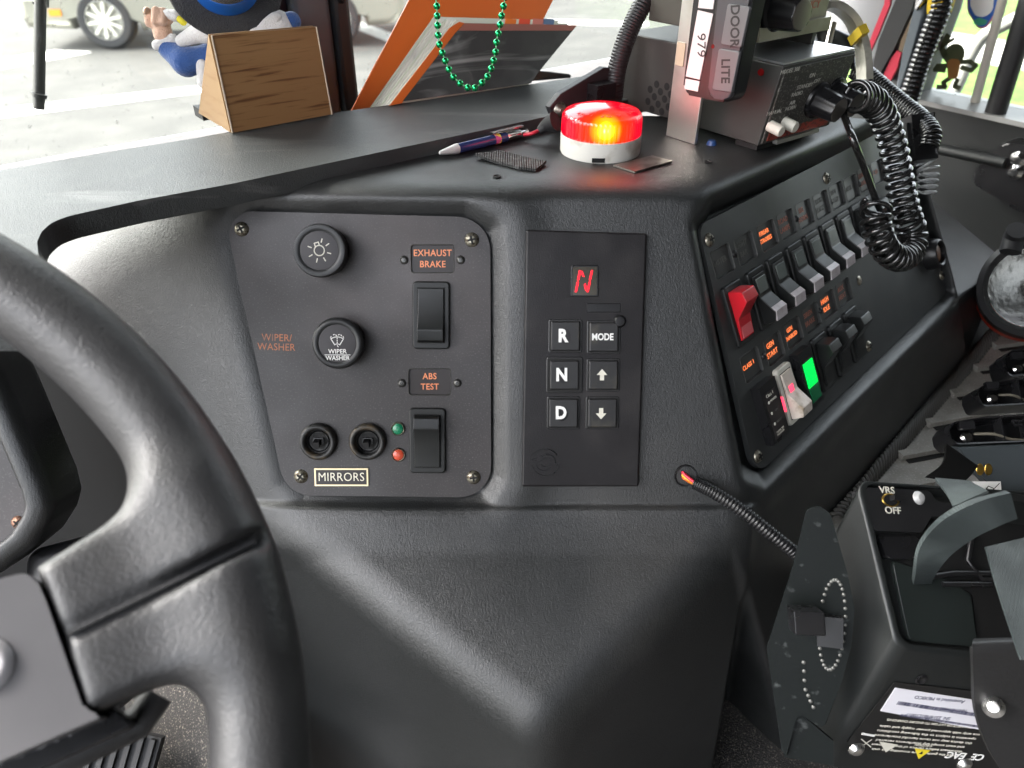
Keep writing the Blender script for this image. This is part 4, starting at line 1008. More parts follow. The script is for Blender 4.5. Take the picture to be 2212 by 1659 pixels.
M_tape = mat('white_label_tape', (.55, .54, .54), .35)
for j, pts in enumerate([[(1481, 165), (1511, 172), (1540, 30), (1507, 22)], [(1478, 192), (1507, 198), (1511, 176), (1481, 170)], [(1508, 17), (1540, 20), (1544, -10), (1512, -12)]]):
    tp = obj('label_tape', prism([RM(x, y, hR+.0006) for x, y in pts], hR, hR+.0005+.0001*j), M_tape, rem)
    if j == 0:
        u, v = RM(1514, 98, hR+.0008); text('lettering', '979', u, v, hR+.0007, .0105, mat('black_print', (.02, .02, .02), .5), tp, rot=math.radians(-80))
u, v = RM(1540, 100, hR+.003); obj('indicator', lathe([(0, .0013), (.0014, .001), (.0017, 0)], 16, fr=Tr(u, v, hR+.0022)), mat('dark_led', (.10, .01, .01), .2), rem, 50)

# ============================ cables ============================
def helix(path, rad_, turns, wr, name, m, n=7, per=16, parent=None, phase=0, squash=1.0):
    P = spline(path, turns*per); N = len(P); out = []
    T = [(P[min(i+1, N-1)]-P[max(i-1, 0)]).normalized() for i in range(N)]
    cum = [0]
    for i in range(1, N): cum.append(cum[-1]+(P[i]-P[i-1]).length)
    nv = T[0].orthogonal().normalized()
    for i in range(N):
        nv = (nv-T[i]*nv.dot(T[i])).normalized(); bn = T[i].cross(nv)
        a = 2*math.pi*turns*cum[i]/cum[-1]+phase; r_ = rad_(i/N) if callable(rad_) else rad_
        r_ *= 1+.05*math.sin(i*.021+1)
        out.append(P[i]+(nv*math.cos(a)+bn*math.sin(a)*squash)*r_)
    return obj(name, tube(out, wr, n), m, parent, 180)
M_cord = mat('glossy_black_cord', (.012, .012, .012), .16, coat=.5)
# microphone cord hanging in a loop in front of the switch panel
hs_ = [(1846, 208, .078), (1866, 211, .076), (1890, 226, .070), (1912, 262, .060), (1930, 320, .052), (1942, 385, .048), (1957, 460, .046), (1972, 508, .046), (1966, 545, .046), (1941, 558, .046), (1914, 540, .046), (1897, 505, .046), (1890, 468, .046), (1894, 440, .046)]
hp_ = [on2(x, y, h) for x, y, h in hs_]; dk = (hp_[5]-CAM).dot(CF); hp_ = [atd(hs_[i][0], hs_[i][1], dk-.010*(5-i)) if i < 5 else p for i, p in enumerate(hp_)]
cc = helix(hp_, .0094, 36, .0021, 'coiled_cord', M_cord, per=18); tag(cc, 'thick glossy black coiled cord drooping in a loop over the right switch panel', 'coiled cord')
st_p = [atd(1818, 222, dk-.045), atd(1824, 250, dk-.04), on2(1842, 300, .062), on2(1868, 365, .054), on2(1886, 415, .050), on2(1894, 440, .046)]
obj('straight_lead', tube(spline(st_p, 30), .0026, 10), M_cord, cc, 180)
# second, tighter cord running back over the console end
def dp(x, y, d): return atd(x, y, d)
h2p = [dp(1850, 150, .74), dp(1880, 170, .73), (dp(1915, 198, .72)), dp(1955, 232, .71), dp(1990, 262, .70), dp(2010, 290, .69), dp(2006, 315, .69)]
c2_ = helix(h2p, .0075, 40, .0019, 'coiled_cord', M_cord, per=12); tag(c2_, 'tightly wound black coiled cord stretched behind the right switch panel', 'coiled cord')
h3p = [dp(1996, 345, .72), dp(2005, 365, .72), dp(2003, 392, .72), dp(2000, 420, .72)]
c3_ = helix(h3p, .0085, 6, .0011, 'coiled_cord', mat('clear_grey_cord', (.35, .36, .36), .2, coat=.4), per=18); tag(c3_, 'thin pale grey coiled cord dangling beside the door panel', 'coiled cord')
obj('straight_lead', tube(spline([dp(2008, 262, .71), dp(2020, 290, .715), dp(2024, 315, .72), dp(2012, 335, .72), dp(1996, 345, .72)], 20), .0022, 8), M_cord, c3_, 180)
# hand microphone behind the console end
Fm = Fr(dp(1985, 300, .70), Vector((.95, .25, 0)), Vector((.15, -.8, .5)))
mic = empty('hand_microphone', Fm, label='black hand microphone hanging at the end of the switch panel', cat='microphone')
obj('case', box(0, 0, 0, .022, .040, .016, .003), M_gloss, mic, 50); obj('metal_edge', box(.0105, .002, .004, .0016, .036, .010, .0004), M_chr, mic); obj('push_key', box(-.012, .004, 0, .004, .02, .009, .001), M_rub, mic)
# cream taped hoop behind the boxes
hoop = spline([dp(1762, 45, .68), dp(1775, 16, .68), dp(1805, 14, .68), dp(1838, 40, .68), dp(1858, 85, .68), (dp(1866, 130, .68)), dp(1868, 172, .68)], 40)
M_hoop = mat('cream_foil_tape', (.62, .60, .52), .28, .4, bump=[('noise', 90, .8, .002, None)], var=(70, (.30, .28, .22), .55, .75))
ho_ = obj('taped_hoop', ribbon(hoop, [CF*.012+Vector((0, 0, .004)) for _ in hoop], .006), M_hoop, None, 60); tag(ho_, 'shiny cream taped hoop arching behind the siren boxes', 'hoop')
obj('yellow_patch', ribbon([dp(1850, 66, .672), dp(1858, 84, .672)], CF*.011, .007), mat('yellow_tape', (.7, .5, .05), .4), ho_)
bk_ = obj('black_bracket', hexa([dp(1740, 140, .70), dp(1850, 150, .70), dp(1850, 150, .76), dp(1740, 140, .76), dp(1768, 45, .70), dp(1845, 80, .70), dp(1845, 80, .76), dp(1768, 45, .76)], .003), M_gloss, None, 50); tag(bk_, 'black glossy housing under the cream hoop', 'housing')
obj('silver_spoke', tube([dp(1800, 50, .69), dp(1782, 125, .69)], .003, 8), M_alu, bk_); obj('silver_spoke', tube([dp(1752, 62, .68), dp(1756, 92, .68)], .004, 8), M_chr, bk_)
# split conduit with three wires from the small hole
hc = Vector(F1.w(*F1.px(1480, 1027), .0006)); Fh = Fr(hc, F1.u, F1.n)
cj = [F1.w(*F1.px(x, y), h) for x, y, h in [(1496, 1038, .006), (1530, 1052, .014), (1580, 1082, .022), (1630, 1120, .028), (1680, 1160, .030), (1716, 1192, .026)]]
cu = empty('split_conduit', None, cj[0], 'black ribbed conduit with red, yellow and orange wires leaving a small round hole', 'cable conduit')
C_ = spline(cj, 260)
rC = .0046
o_ = obj('conduit', lb(cu, tube(C_, lambda i: rC*(1-.22*(1-abs(math.sin(math.pi*i/6))**.5)), 18)), M_gloss, cu, 180)
for k, (col_, dx) in enumerate([((.55, .02, .05), .0012), ((.75, .45, .03), -.0004), ((.62, .12, .02), -.0018)]):
    wp_ = [F1.w(*F1.px(1468+k*3, 1012+k*9), -.004), F1.w(*F1.px(1478, 1024+k*4), .002), F1.w(*F1.px(1497, 1038+k*2), .006+dx), F1.w(*F1.px(1515, 1047), .010)]
    obj('wire', lb(cu, tube(spline(wp_, 16), .0013, 8)), mat('wire_insulation', col_, .35), cu, 180)
Mh = F1.m.inverted()@Fh.m
b = lathe([(.0078, -.0004), (.0074, .0008), (.0066, .0008), (.0064, -.001), (0, -.001)], 32); b.transform(Mh); gr_ = obj('cable_hole', b, M_dark, dash, 60)
b = lathe([(.0080, 0), (.0076, .0012), (.0066, .0010), (.0064, -.0006)], 32); b.transform(Mh); obj('grommet', b, M_gloss, gr_, 60)

# ============================ left of the wheel gap: instrument cluster ============================
FI = Fr(atd(60, 1020, .50), (1, .08, 0), Vector((.10, -math.cos(E27), math.sin(E27))))
def I(x, y, h=0): return FI.px(x, y, h)
ic_ = empty('instrument_cluster', FI, label='instrument cluster with padded grained rim behind the steering wheel', cat='instrument cluster')
outer = [I(x, y) for x, y in [(-300, 560), (-60, 700), (0, 801), (29, 867), (64, 950), (103, 1043), (115, 1092), (105, 1130), (73, 1180), (0, 1239), (-300, 1420)]]
def clus(X, Y, Z):
    d = sd_poly(X[:, :, 0], Y[:, :, 0], outer)[:, :, None]; inn = -(d+.0145)
    top = .008-(.013*np.clip(1-np.clip(-(d+.006), 0, .02)/.008, 0, 1)**2)*0
    sl = np.maximum(Z-.006, -Z-.05); a = smax(np.broadcast_to(d, Z.shape), sl, .012)
    rec = np.maximum(-inn*-1, .0-Z)
    return smax(a, -np.maximum(d+.0150, -(Z+.001)), .004)
xs = [p[0] for p in outer]; ys = [p[1] for p in outer]
obj('padded_rim', surfnet(clus, (-.13, min(ys)-.01, -.055), (max(xs)+.01, max(ys)+.01, .012), .0016), M_leather, ic_, 180)
inner = rnd_poly([I(x, y) for x, y in [(-300, 700), (0, 922), (40, 1000), (70, 1075), (66, 1112), (38, 1152), (0, 1180), (-300, 1360)]], .003)
obj('face_plate', prism(inner, -.004, .0005, .0004), M_plate, ic_, 40)
u, v = I(40, 1128); screw(ic_, u, v, .0005, .0044, mat('rusty_screw', (.30, .17, .12), .45, .8))
cav = obj('shade_backing', hexa([atd(-300, 640, .60), atd(420, 600, .60), atd(420, 600, .64), atd(-300, 640, .64), atd(-300, 1750, .80), atd(420, 1500, .78), atd(420, 1500, .82), atd(-300, 1750, .84)]), M_dark); cav.parent = dash; cav.matrix_parent_inverse = F1.m.inverted()  # black slab painting the deep shadow between cluster and console
sh_ = obj('backing_shroud', hexa([atd(60, 1190, .52), atd(290, 1130, .54), atd(290, 1130, .6), atd(60, 1190, .58), atd(40, 1700, .50), atd(300, 1500, .50), atd(300, 1500, .58), atd(40, 1700, .58)], .008, 3), M_blk, None, 50); tag(sh_, 'black column shroud added as dark backing and shade under the wheel hub', 'column cover')  # added block, dark backing that shades the gap behind the wheel
kp = obj('kick_panel', hexa([atd(250, 1450, .70), atd(470, 1380, .66), atd(470, 1380, .72), atd(250, 1450, .76), atd(330, 1760, .64), atd(700, 1760, .56), atd(700, 1760, .62), atd(330, 1760, .70)], .004), M_carpet, None); tag(kp, kind='structure')
pd = empty('foot_pedal', None, atd(200, 1640, .62), 'black ribbed pedal pad low behind the steering wheel hub', 'pedal')
def lbp(b): b.transform(Matrix.Translation(-pd.location)); return b
Fp = Fr(atd(200, 1640, .62), Vector((1, -.3, 0)), Vector((0, -.7, .7)))
b = box(0, 0, 0, .10, .055, .008, .002); b.transform(Fp.m); obj('pad', lbp(b), M_rub, pd, 40)
b = join(*[box(-.045+i*.009, 0, .006, .004, .052, .004, .001, 1) for i in range(11)]); b.transform(Fp.m); obj('ribs', lbp(b), M_rub, pd, 40)

# ============================ right wall: door, window, pillar ============================
RD = 1.12
FD = Fr(TP(RD, 0, ZT), -TF, -TR)
def D(x, y, h=0): return FD.px(x, y, h)
zs = D(2100, 232)[1]+ZT
M_sill = mat('pale_sill', (.30, .30, .29), .4)
M_door = mat('dark_green_grey_door', (.007, .0085, .0085), .5, bump=[('noise', 300, .3, .0005, None)])
door = empty('cab_door', FD, label='dark passenger door with pale sill, grab handle and framed window', cat='door')
def dbox(u0, u1, v0, v1, h0, h1, r=0): return box((u0+u1)/2, (v0+v1)/2, (h0+h1)/2, u1-u0, v1-v0, h1-h0, r)
vs_ = zs-ZT
obj('door_panel', dbox(-.66, 1.25, -.80, vs_-.004, -.05, 0.0, .004), M_door, door, 40)
obj('sill', dbox(-.66, 1.25, vs_-.006, vs_, -.06, .018, .004), M_sill, door, 40)
obj('lower_bulge', dbox(-.5, 1.2, -.80, vs_-.20, 0, .035, .03), M_door, door, 50)
hA, hB = D(2030, 322, .03), D(2172, 352, .03)
obj('grab_handle', tube([(hA[0], hA[1], .03), (hB[0], hB[1], .03)], .007, 12), M_door, door, 60)
u, v = D(2196, 358, .02); gb = obj('handle_mount', prism(rnd_poly([(u-.05, v-.03), (u+.04, v-.055), (u+.05, v+.03), (u-.02, v+.028)], .012), 0, .03, .004), M_gloss, door, 50)
for x, y in [(2198, 345), (2192, 372)]:
    u, v = D(x, y, .03); obj('chrome_screw', lathe([(0, .006), (.006, .005), (.010, 0)], 20, fr=Tr(u, v, .03)), M_chr, gb, 60)
# window frame: rear edge of the pillar
wq = [(1975, 206), (2040, 22), (2060, -80)]
pil = empty('front_corner_pillar', FD, label='grey corner pillar between windshield and door window with clutter strapped to it', cat='pillar')
P_ = [D(x, y, .03) for x, y in [(1800, -120), (2040, -120), (2008, 30), (1945, 212), (1880, 196), (1790, 110)]]
obj('pillar_core', prism(P_, -.05, .03, .006), M_trim, pil, 40)
P_ = [D(x, y, .034) for x, y in [(1990, -120), (2060, -120), (2031, 36), (1962, 222), (1940, 215), (1995, 30)]]
def strap(name, pts, wpx, h, m, label, cat, th=.004, r=0, parent=None):
    c_ = [D(x, y, h) for x, y in pts]; out = []
    hw = wpx
    L_, R__ = [], []
    for i, p in enumerate(c_):
        a = Vector(c_[min(i+1, len(c_)-1)])-Vector(c_[max(i-1, 0)]); a.normalize(); nrm = Vector((-a.y, a.x)); w = (hw[i] if isinstance(hw, list) else hw)*.00052*1.0
        L_.append((p[0]+nrm.x*w, p[1]+nrm.y*w)); R__.append((p[0]-nrm.x*w, p[1]-nrm.y*w))
    o = obj(name, prism(L_+R__[::-1], h-th, h, r), m, None, 40); o.matrix_world = FD.m
    return tag(o, label, cat)
M_redst = mat('red_webbing', (.42, .015, .04), .5, bump=[('noise', 500, .4, .0005, None)])
strap('red_strap', [(1922, -60), (1916, 10), (1890, 75), (1872, 118)], [6, 8, 8, 6], .045, M_redst, 'narrow red strap running down the grey corner pillar', 'strap')
strap('black_post', [(1975, -60), (1952, 10), (1915, 95), (1886, 172)], [26, 25, 24, 22], .060, M_blk, 'wide black upright leaning between the red strap and brown board', 'post', .03, .006)
strap('silver_rod', [(1998, -60), (1990, 0), (1976, 22)], [9, 8, 5], .075, M_chr, 'short bright silver rod end beside the yellow handle', 'rod', .012, .003)
strap('cream_cloth', [(1972, 20), (1955, 85), (1938, 130)], [6, 10, 3], .052, mat('cream_cloth', (.55, .42, .27), .8), 'thin cream cloth sliver tucked beside the black upright', 'cloth')
strap('red_strap', [(1942, 112), (1926, 142), (1910, 178)], [6, 16, 13], .058, M_redst, 'wide short red strap end low behind the coiled cord', 'strap')
strap('grey_conduit', [(2000, -60), (1988, 30), (1958, 115), (1940, 196)], [11, 11, 11, 10], .066, mat('slate_conduit', (.09, .105, .12), .4), 'slate grey conduit running down beside the brown board', 'conduit', .012, .004)
strap('brown_board', [(2034, -60), (2010, 20), (1985, 90), (1957, 200)], [24, 24, 22, 16], .050, mat('brown_leather', (.24, .10, .03), .55, var=(25, (.12, .05, .02), .5, .7)), 'brown leather strip beside the door window', 'leather strip', .008, .001)
strap('yellow_handle', [(2030, -70), (2022, -10), (2012, 34)], [22, 21, 17], .072, mat('yellow_plastic', (.62, .42, .02), .35), 'yellow tool handle at the top of the brown strip', 'handle', .03, .006)
def DW(x, y, h): u, v = D(x, y, h); return FD.w(u, v, h)
c4 = helix([DW(2036, -60, .06), DW(2030, 20, .06), DW(2010, 75, .06), DW(1990, 130, .06), DW(1972, 185, .06), DW(1960, 222, .06)], .010, 26, .0038, 'coiled_cord', M_cord, per=12); tag(c4, 'black coiled cord hanging along the window edge over the brown strip', 'coiled cord')
# window members outside / in the window
def member(name, pts, w, h, m, parent, th=.02):
    P_ = [FD.w(*D(x, y, h), h) for x, y in pts]; return obj(name, (lambda b: (b.transform(FD.m.inverted()), b)[1])(tube(P_, w, 12)), m, parent, 60)
member('window_rail', [(2182, -60), (2103, 233)], .006, -.03, mat('pale_beige_rail', (.6, .56, .48), .45), door)
member('window_post', [(2245, -60), (2150, 244)], .013, .0, M_rub, door)
member('lower_seal', [(1975, 205), (1990, 222), (2030, 234), (2300, 284)], .006, -.01, M_sill, door)
wn = obj('door_glass', dbox(-.62, 1.2, vs_, .7, -.045, -.042), M_glass, door)
for o, nm in ((mat('shield_border', (.62, .25, .40), .4), 'x'),): pass
sd = empty('window_sticker', FD, label='blue bordered shield sticker at the top of the door window', cat='sticker')
P_ = rnd_poly([D(x, y, -.03) for x, y in [(2086, -70), (2162, -70), (2158, 20), (2130, 62), (2112, 62), (2090, 25)]], .012)
obj('border', prism(P_, -.031, -.030), mat('pink_print', (.60, .22, .30), .5), sd)
P_ = rnd_poly([D(x, y, -.03) for x, y in [(2089, -70), (2159, -70), (2155, 19), (2129, 58), (2113, 58), (2093, 24)]], .012)
obj('blue_field', prism(P_, -.0305, -.0292), mat('blue_print', (.03, .12, .45), .5), sd)
P_ = rnd_poly([D(x, y, -.03) for x, y in [(2096, -70), (2152, -70), (2146, 22), (2128, 38), (2108, 34), (2097, 12)]], .010)
obj('white_field', prism(P_, -.030, -.0285), M_white, sd)
P_ = [D(x, y, -.03) for x, y in [(2104, 44), (2116, 38), (2134, 44), (2130, 52), (2118, 55), (2106, 52)]]
obj('green_field', prism(P_, -.030, -.0284), mat('green_print', (.06, .35, .22), .5), sd)
cr2 = empty('window_sticker', FD, label='small sticker of a brown stick creature with raised arms on the door window', cat='sticker')
def cl(pts, w, nm, m_, closed=False):
    q_ = [D(x, y, -.03) for x, y in pts]; sg_ = [(*q_[i], *q_[i+1]) for i in range(len(q_)-1)]
    return strokes(nm, sg_, w, -.030, m_, cr2, flat=.001)
M_olive = mat('dark_olive_print', (.10, .12, .06), .5)
obj('torso', prism(rnd_poly([D(x, y, -.03) for x, y in [(2046, 126), (2076, 128), (2068, 172), (2048, 170)]], .006), -.031, -.029), mat('brown_print', (.42, .20, .06), .5), cr2)
obj('head', lathe([(.014, 0), (.0, .0012)], 20, fr=Tr(*D(2061, 118, -.03), -.030)), M_olive, cr2)
cl([(2050, 132), (2040, 118), (2034, 100), (2048, 78)], .008, 'limb', M_olive); cl([(2036, 100), (2060, 84)], .004, 'limb', M_olive)
cl([(2074, 134), (2096, 133), (2108, 142), (2098, 152), (2078, 146)], .006, 'limb', M_olive); cl([(2048, 142), (2026, 142), (2020, 150), (2040, 152)], .006, 'limb', M_olive)
cl([(2050, 170), (2038, 178), (2042, 188), (2026, 188)], .006, 'limb', M_olive); cl([(2068, 172), (2062, 186), (2072, 190)], .006, 'limb', M_olive)
# mirror arm outside
ma = obj('mirror_arm', tube(spline([FD.w(*D(x, y, -.30), -.30) for x, y in [(2040, 230), (2068, 186), (2096, 122), (2125, 78), (2160, 58), (2215, 30)]], 24), .010, 8), mat('grey_rod', (.30, .30, .28), .4), None, 60); tag(ma, 'thin curved grey mirror rod outside the door window', 'mirror rod')
struct('right_light_block', tbox(RRt+.02, RRt+.06, FB, .10, 1.0, ZR), M_head)  # unseen wall run forward to keep side light off the console

# ============================ charger tray on the right ============================
zt_ = onp(1807, 1108, q0, NQ).z
FTr = Fr(Vector((0, 0, zt_)), F2.u, UZ)
def TQ(x, y, h=0): return FTr.px(x, y, h)
M_tray = mat('grey_ribbed_rubber', (.27, .26, .235), .55, bump=[('noise', 700, .6, .0008, None)], var=[(40, (.20, .19, .17), .45, .7), (500, (.36, .35, .32), .55, .7)])
tray = empty('charger_tray', FTr, label='worn grey tray with fine ridged edge and cross ribs under the radio chargers', cat='tray')
A0, A1 = TQ(1790, 1128), TQ(2150, 705); B0, B1 = TQ(1830, 1110), TQ(2172, 700)
far = [(1.15*0+A1[0]+.9, A1[1]-.1), (A0[0]+1.0, A0[1]-.9), (A0[0]-.35, A0[1]-.9)]
e0, e1 = TQ(1600, 1330), TQ(2215, 742)
obj('base', prism([TQ(1748, 1190), TQ(1790, 1128), TQ(2125, 733), TQ(2212, 715), (TQ(2212, 715)[0]+.5, TQ(2212, 715)[1]-.1), TQ(2700, 1300), TQ(1960, 1300)], -.02, 0, .003), M_tray, tray, 40)
bs = []; n = 74
for i in range(n):
    t_ = i/(n-1); a = Vector(A0)*(1-t_)+Vector(A1)*t_; c_ = Vector(TQ(1826+346*t_, 1120-408*t_))
    p_ = [(a.x, a.y, .010), ((a.x*.5+c_.x*.5), (a.y*.5+c_.y*.5), .0075), (c_.x, c_.y, .001)]
    bs.append(tube(p_, .0017, 6))
obj('ridged_edge', join(*bs), mat('dark_ridged_rubber', (.075, .072, .066), .5), tray, 180)
ribs = [((1942, 990), (2060, 968)), ((2002, 920), (2130, 897)), ((2053, 856), (2200, 836)), ((2104, 800), (2260, 784)), ((2144, 752), (2300, 732)), ((1880, 1068), (2010, 1046)), ((1800, 1165), (1960, 1136))]
for a, c_ in ribs:
    a, c_ = Vector(TQ(*a)), Vector(TQ(*c_)); d_ = c_-a; m_ = (a+c_)/2
    b = box(0, 0, .003, d_.length, .008, .006, .002); b.transform(Tr(m_.x, m_.y)@Matrix.Rotation(math.atan2(d_.y, d_.x), 4, 'Z')); obj('cross_rib', b, M_tray, tray, 50)
    b = box(0, 0, .0005, d_.length, .005, .001); b.transform(Tr(m_.x, m_.y-.0075)@Matrix.Rotation(math.atan2(d_.y, d_.x), 4, 'Z')); obj('rib_groove', b, M_dark, tray)
eng = struct('engine_cover', hexa([onp(1490, 1700, bl1, UZ)*0+p for p in [TP(.20, .45, ZT-.62), TP(1.05, .45, ZT-.60), TP(1.05, -.3, ZT-.60), TP(.15, -.3, ZT-.66), TP(.20, .45, ZT-.56), TP(1.05, .45, ZT-.40), TP(1.05, -.3, ZT-.40), TP(.15, -.3, ZT-.50)]], .01), M_carpet)

# ---- radio chargers
M_goldc = mat('gold_contact', (.65, .42, .10), .3, 1.0)
def charger(out, d, label, grp, front=None, thick=.022):
    """out: outline of the open top, front-left first"""
    c_ = atd(out[0][0], out[0][1], d); n_ = Vector((-.05, -.62, .78)).normalized(); fr_ = Fr(c_, CR, n_)
    o = empty('radio_charger', fr_, label=label, cat='radio charger', group=grp)
    P_ = [fr_.px(x, y) for x, y in out]; P_ = rnd_poly(P_, .004, 5)
    cen = Vector((sum(p[0] for p in P_)/len(P_), sum(p[1] for p in P_)/len(P_)))
    Pi = [tuple((Vector(p)-cen)*.93+cen) for p in P_]
    Pi = [(p[0], p[1]) for p in [((q[0]-cen.x)*.965+cen.x, (q[1]-cen.y)*.86+cen.y) for q in P_]]
    b = bmesh.new(); n = len(P_)
    if poly_area(P_) < 0: P_ = P_[::-1]; Pi = Pi[::-1]
    L0 = [b.verts.new((x, y, -thick-.004)) for x, y in P_]; L1 = [b.verts.new((x, y, -.001)) for x, y in P_]; L2 = [b.verts.new(((x*.8+a*.2), (y*.8+c*.2), .0008)) for (x, y), (a, c) in zip(P_, Pi)]
    L3 = [b.verts.new((x, y, 0)) for x, y in Pi]; L4 = [b.verts.new((x, y, -thick)) for x, y in Pi]
    for A_, B_ in ((L0, L1), (L1, L2), (L2, L3), (L3, L4)):
        for i in range(n): b.faces.new((A_[i], A_[(i+1) % n], B_[(i+1) % n], B_[i]))
    b.faces.new(L4); bmesh.ops.recalc_face_normals(b, faces=b.faces)
    obj('shell', b, M_gloss, o, 50)
    x0, x1 = min(p[0] for p in Pi), max(p[0] for p in Pi); y0, y1 = min(p[1] for p in Pi), max(p[1] for p in Pi); h_ = y1-y0
    for t_ in (.42, .62, .85):
        obj('divider', box(x0+(x1-x0)*t_, (y0+y1)/2, -.006, .0012, h_*.8, .010), M_gloss, o)
    obj('clip', tube([(x0+(x1-x0)*a, y0+h_*c, -.0005) for a, c in ((.50, .75), (.72, .80), (.74, .66), (.52, .60), (.50, .75))], .0010, 6), M_gloss, o, 60)
    obj('clip', box(x0+.012, y0+h_*.62, -.001, .010, .006, .005, .001), M_gloss, o, 50)
    obj('contact', lathe([(0, .0022), (.003, .0018), (.0048, 0)], 20, fr=Tr(x0+.014, y0+h_*.26, -.006)), M_chr, o, 60)
    obj('cable', tube(spline([(x0+.018, y0+h_*.36, -.004), (x0+(x1-x0)*.35, y0+h_*.30, -.001), (x0+(x1-x0)*.55, y0+h_*.12, -.004), (x1-.003, y0+h_*.22, -.003)], 14), .0011, 6), mat('dusty_cable', (.10, .09, .07), .5), o, 60)
    return o, fr_
charger([(2180, 816), (2171, 792), (2168, 772), (2184, 757), (2212, 750), (2330, 735), (2330, 800)], .72, 'farthest black radio charger, below the flashlight', 'radio chargers on the grey tray')
charger([(2122, 880), (2112, 856), (2112, 838), (2146, 825), (2212, 815), (2330, 797), (2330, 868)], .64, 'middle one of three open black radio chargers on the grey tray', 'radio chargers on the grey tray')
o, fr_ = charger([(2067, 962), (2053, 948), (2049, 928), (2061, 911), (2130, 899), (2212, 894), (2330, 886), (2330, 950)], .56, 'nearest open black radio charger with gold contacts and a white sticker on its face', 'radio chargers on the grey tray')
fcq = [(2068, 966), (2330, 956), (2330, 1080), (2150, 1062), (2105, 1012)]
cD = atd(2068, 966, .555); fF = Fr(cD, CR, Vector((-.05, -.82, .57)))
b = prism([fF.px(x, y) for x, y in fcq], -.01, 0, .001); b.transform(fr_.m.inverted()@fF.m); ff = obj('front_face', b, mat('dark_slate_plastic', (.035, .042, .046), .4), o, 40)
for x in (2117, 2135):
    u, v = fF.px(x, 1014); b = lathe([(0, .0006), (.0024, .0005), (.0028, 0)], 20, fr=Tr(u, v, 0)@Matrix.Diagonal((1, 1.5, 1, 1))); b.transform(fr_.m.inverted()@fF.m); obj('gold_contact', b, M_goldc, ff, 60)
b = prism([fF.px(x, y) for x, y in [(2100, 1040), (2161, 1040), (2163, 1064), (2124, 1064)]], 0, .0004); b.transform(fr_.m.inverted()@fF.m); stk = obj('white_sticker', b, M_white, ff)
q_ = [fF.px(x, y) for x, y in [(2128, 1058), (2134, 1050), (2144, 1054), (2150, 1062)]]; q2 = [fF.px(2140, 1062), fF.px(2158, 1044)]
strokes('car_symbol', [(*q_[i], *q_[i+1]) for i in range(3)]+[(*q2[0], *q2[1])], .0005, .0005, M_dark, stk, M=fr_.m.inverted()@fF.m)

# ---- device in the lower right corner
dD = .47
c_ = atd(1940, 1398, dD); nD = Vector((.28, -.58, .76)).normalized()
FDv = Fr(c_, CR, nD); WD = atd(1782, 1655, dD+.045)-c_
dev = empty('mobile_radio_unit', FDv, label='black device marked VRS OFF, with wide straps and a white serial label, lower right', cat='radio unit')
def V(x, y, h=0): return FDv.px(x, y, h)
outl = rnd_poly([V(x, y) for x, y in [(1850, 1034), (2340, 1066), (2340, 1446), (1938, 1398)]], [.008, .004, .004, .010], 8)
Wl = FDv.m.inverted().to_3x3()@WD
def oblique(P_, off, h0=0.0):
    b = bmesh.new(); n = len(P_)
    if poly_area(P_) < 0: P_ = P_[::-1]
    cen = Vector((sum(p[0] for p in P_)/n, sum(p[1] for p in P_)/n)); tp = [b.verts.new((x, y, h0)) for x, y in P_]
    bt = [b.verts.new((x+off.x, y+off.y, h0+off.z)) for x, y in P_]
    inn = [b.verts.new(((x-cen.x)*.955+cen.x, (y-cen.y)*.95+cen.y, h0)) for x, y in P_]; dn = [b.verts.new(((x-cen.x)*.945+cen.x, (y-cen.y)*.94+cen.y, h0-.007)) for x, y in P_]
    for A_, B_ in ((bt, tp), (tp, inn), (inn, dn)):
        for i in range(n): b.faces.new((A_[i], A_[(i+1) % n], B_[(i+1) % n], B_[i]))
    b.faces.new(dn); b.faces.new(bt[::-1]); bmesh.ops.recalc_face_normals(b, faces=b.faces)
    es = [e for e in b.edges if all(v in tp for v in e.verts)]
    bmesh.ops.bevel(b, geom=es, offset=.0022, segments=3, affect='EDGES', profile=.5, clamp_overlap=True)
    return b
M_dev = mat('satin_black_device', (.012, .0135, .0135), .32, bump=[('noise', 900, .2, .0003, None)], rvar=(30, .48))
obj('housing', oblique(outl, Wl), M_dev, dev, 50)
def dprism(name, pts, h0, h1, r, m, rr=.003, par=None):
    return obj(name, prism(rnd_poly([V(x, y, h1) for x, y in pts], rr, 5), h0, h1, r, 2), m, par or dev, 50)
swp = dprism('switch_panel', [(1864, 1052), (2008, 1060), (2024, 1082), (2090, 1094), (2074, 1116), (2012, 1116), (1992, 1150), (1888, 1146)], -.012, -.0005, .0012, M_blk)
u, v = V(1917, 1059); text('lettering', 'VRS', u, v, -.0003, .0062, M_cream, swp, bold=.0001, wide=1.15)
u, v = V(1930, 1103); text('lettering', 'OFF', u, v, -.0003, .0062, M_cream, swp, bold=.0001, wide=1.15)
u, v = V(1925, 1080); tg = obj('toggle_well', lathe([(.0055, .0001), (.0050, .0006), (.0042, .0001), (0, .0001)], 24, fr=Tr(u, v, -.0005)@Matrix.Diagonal((1.25, .8, 1, 1))), M_goldc, swp, 60)
obj('toggle_slot', lathe([(.0043, .0003), (0, .0003)], 20, fr=Tr(u, v, -.0005)@Matrix.Diagonal((1.2, .8, 1, 1))), M_dark, swp)
obj('toggle', box(u+.002, v+.001, .002, .006, .0035, .005, .0008), M_gloss, swp, 40)
u, v = V(1986, 1075); obj('clear_lens', lathe([(0, .003), (.0025, .0025), (.004, .001), (.0046, 0)], 24, fr=Tr(u, v, -.0005)), mat('clear_dome', (.35, .35, .35), .08), swp, 60)
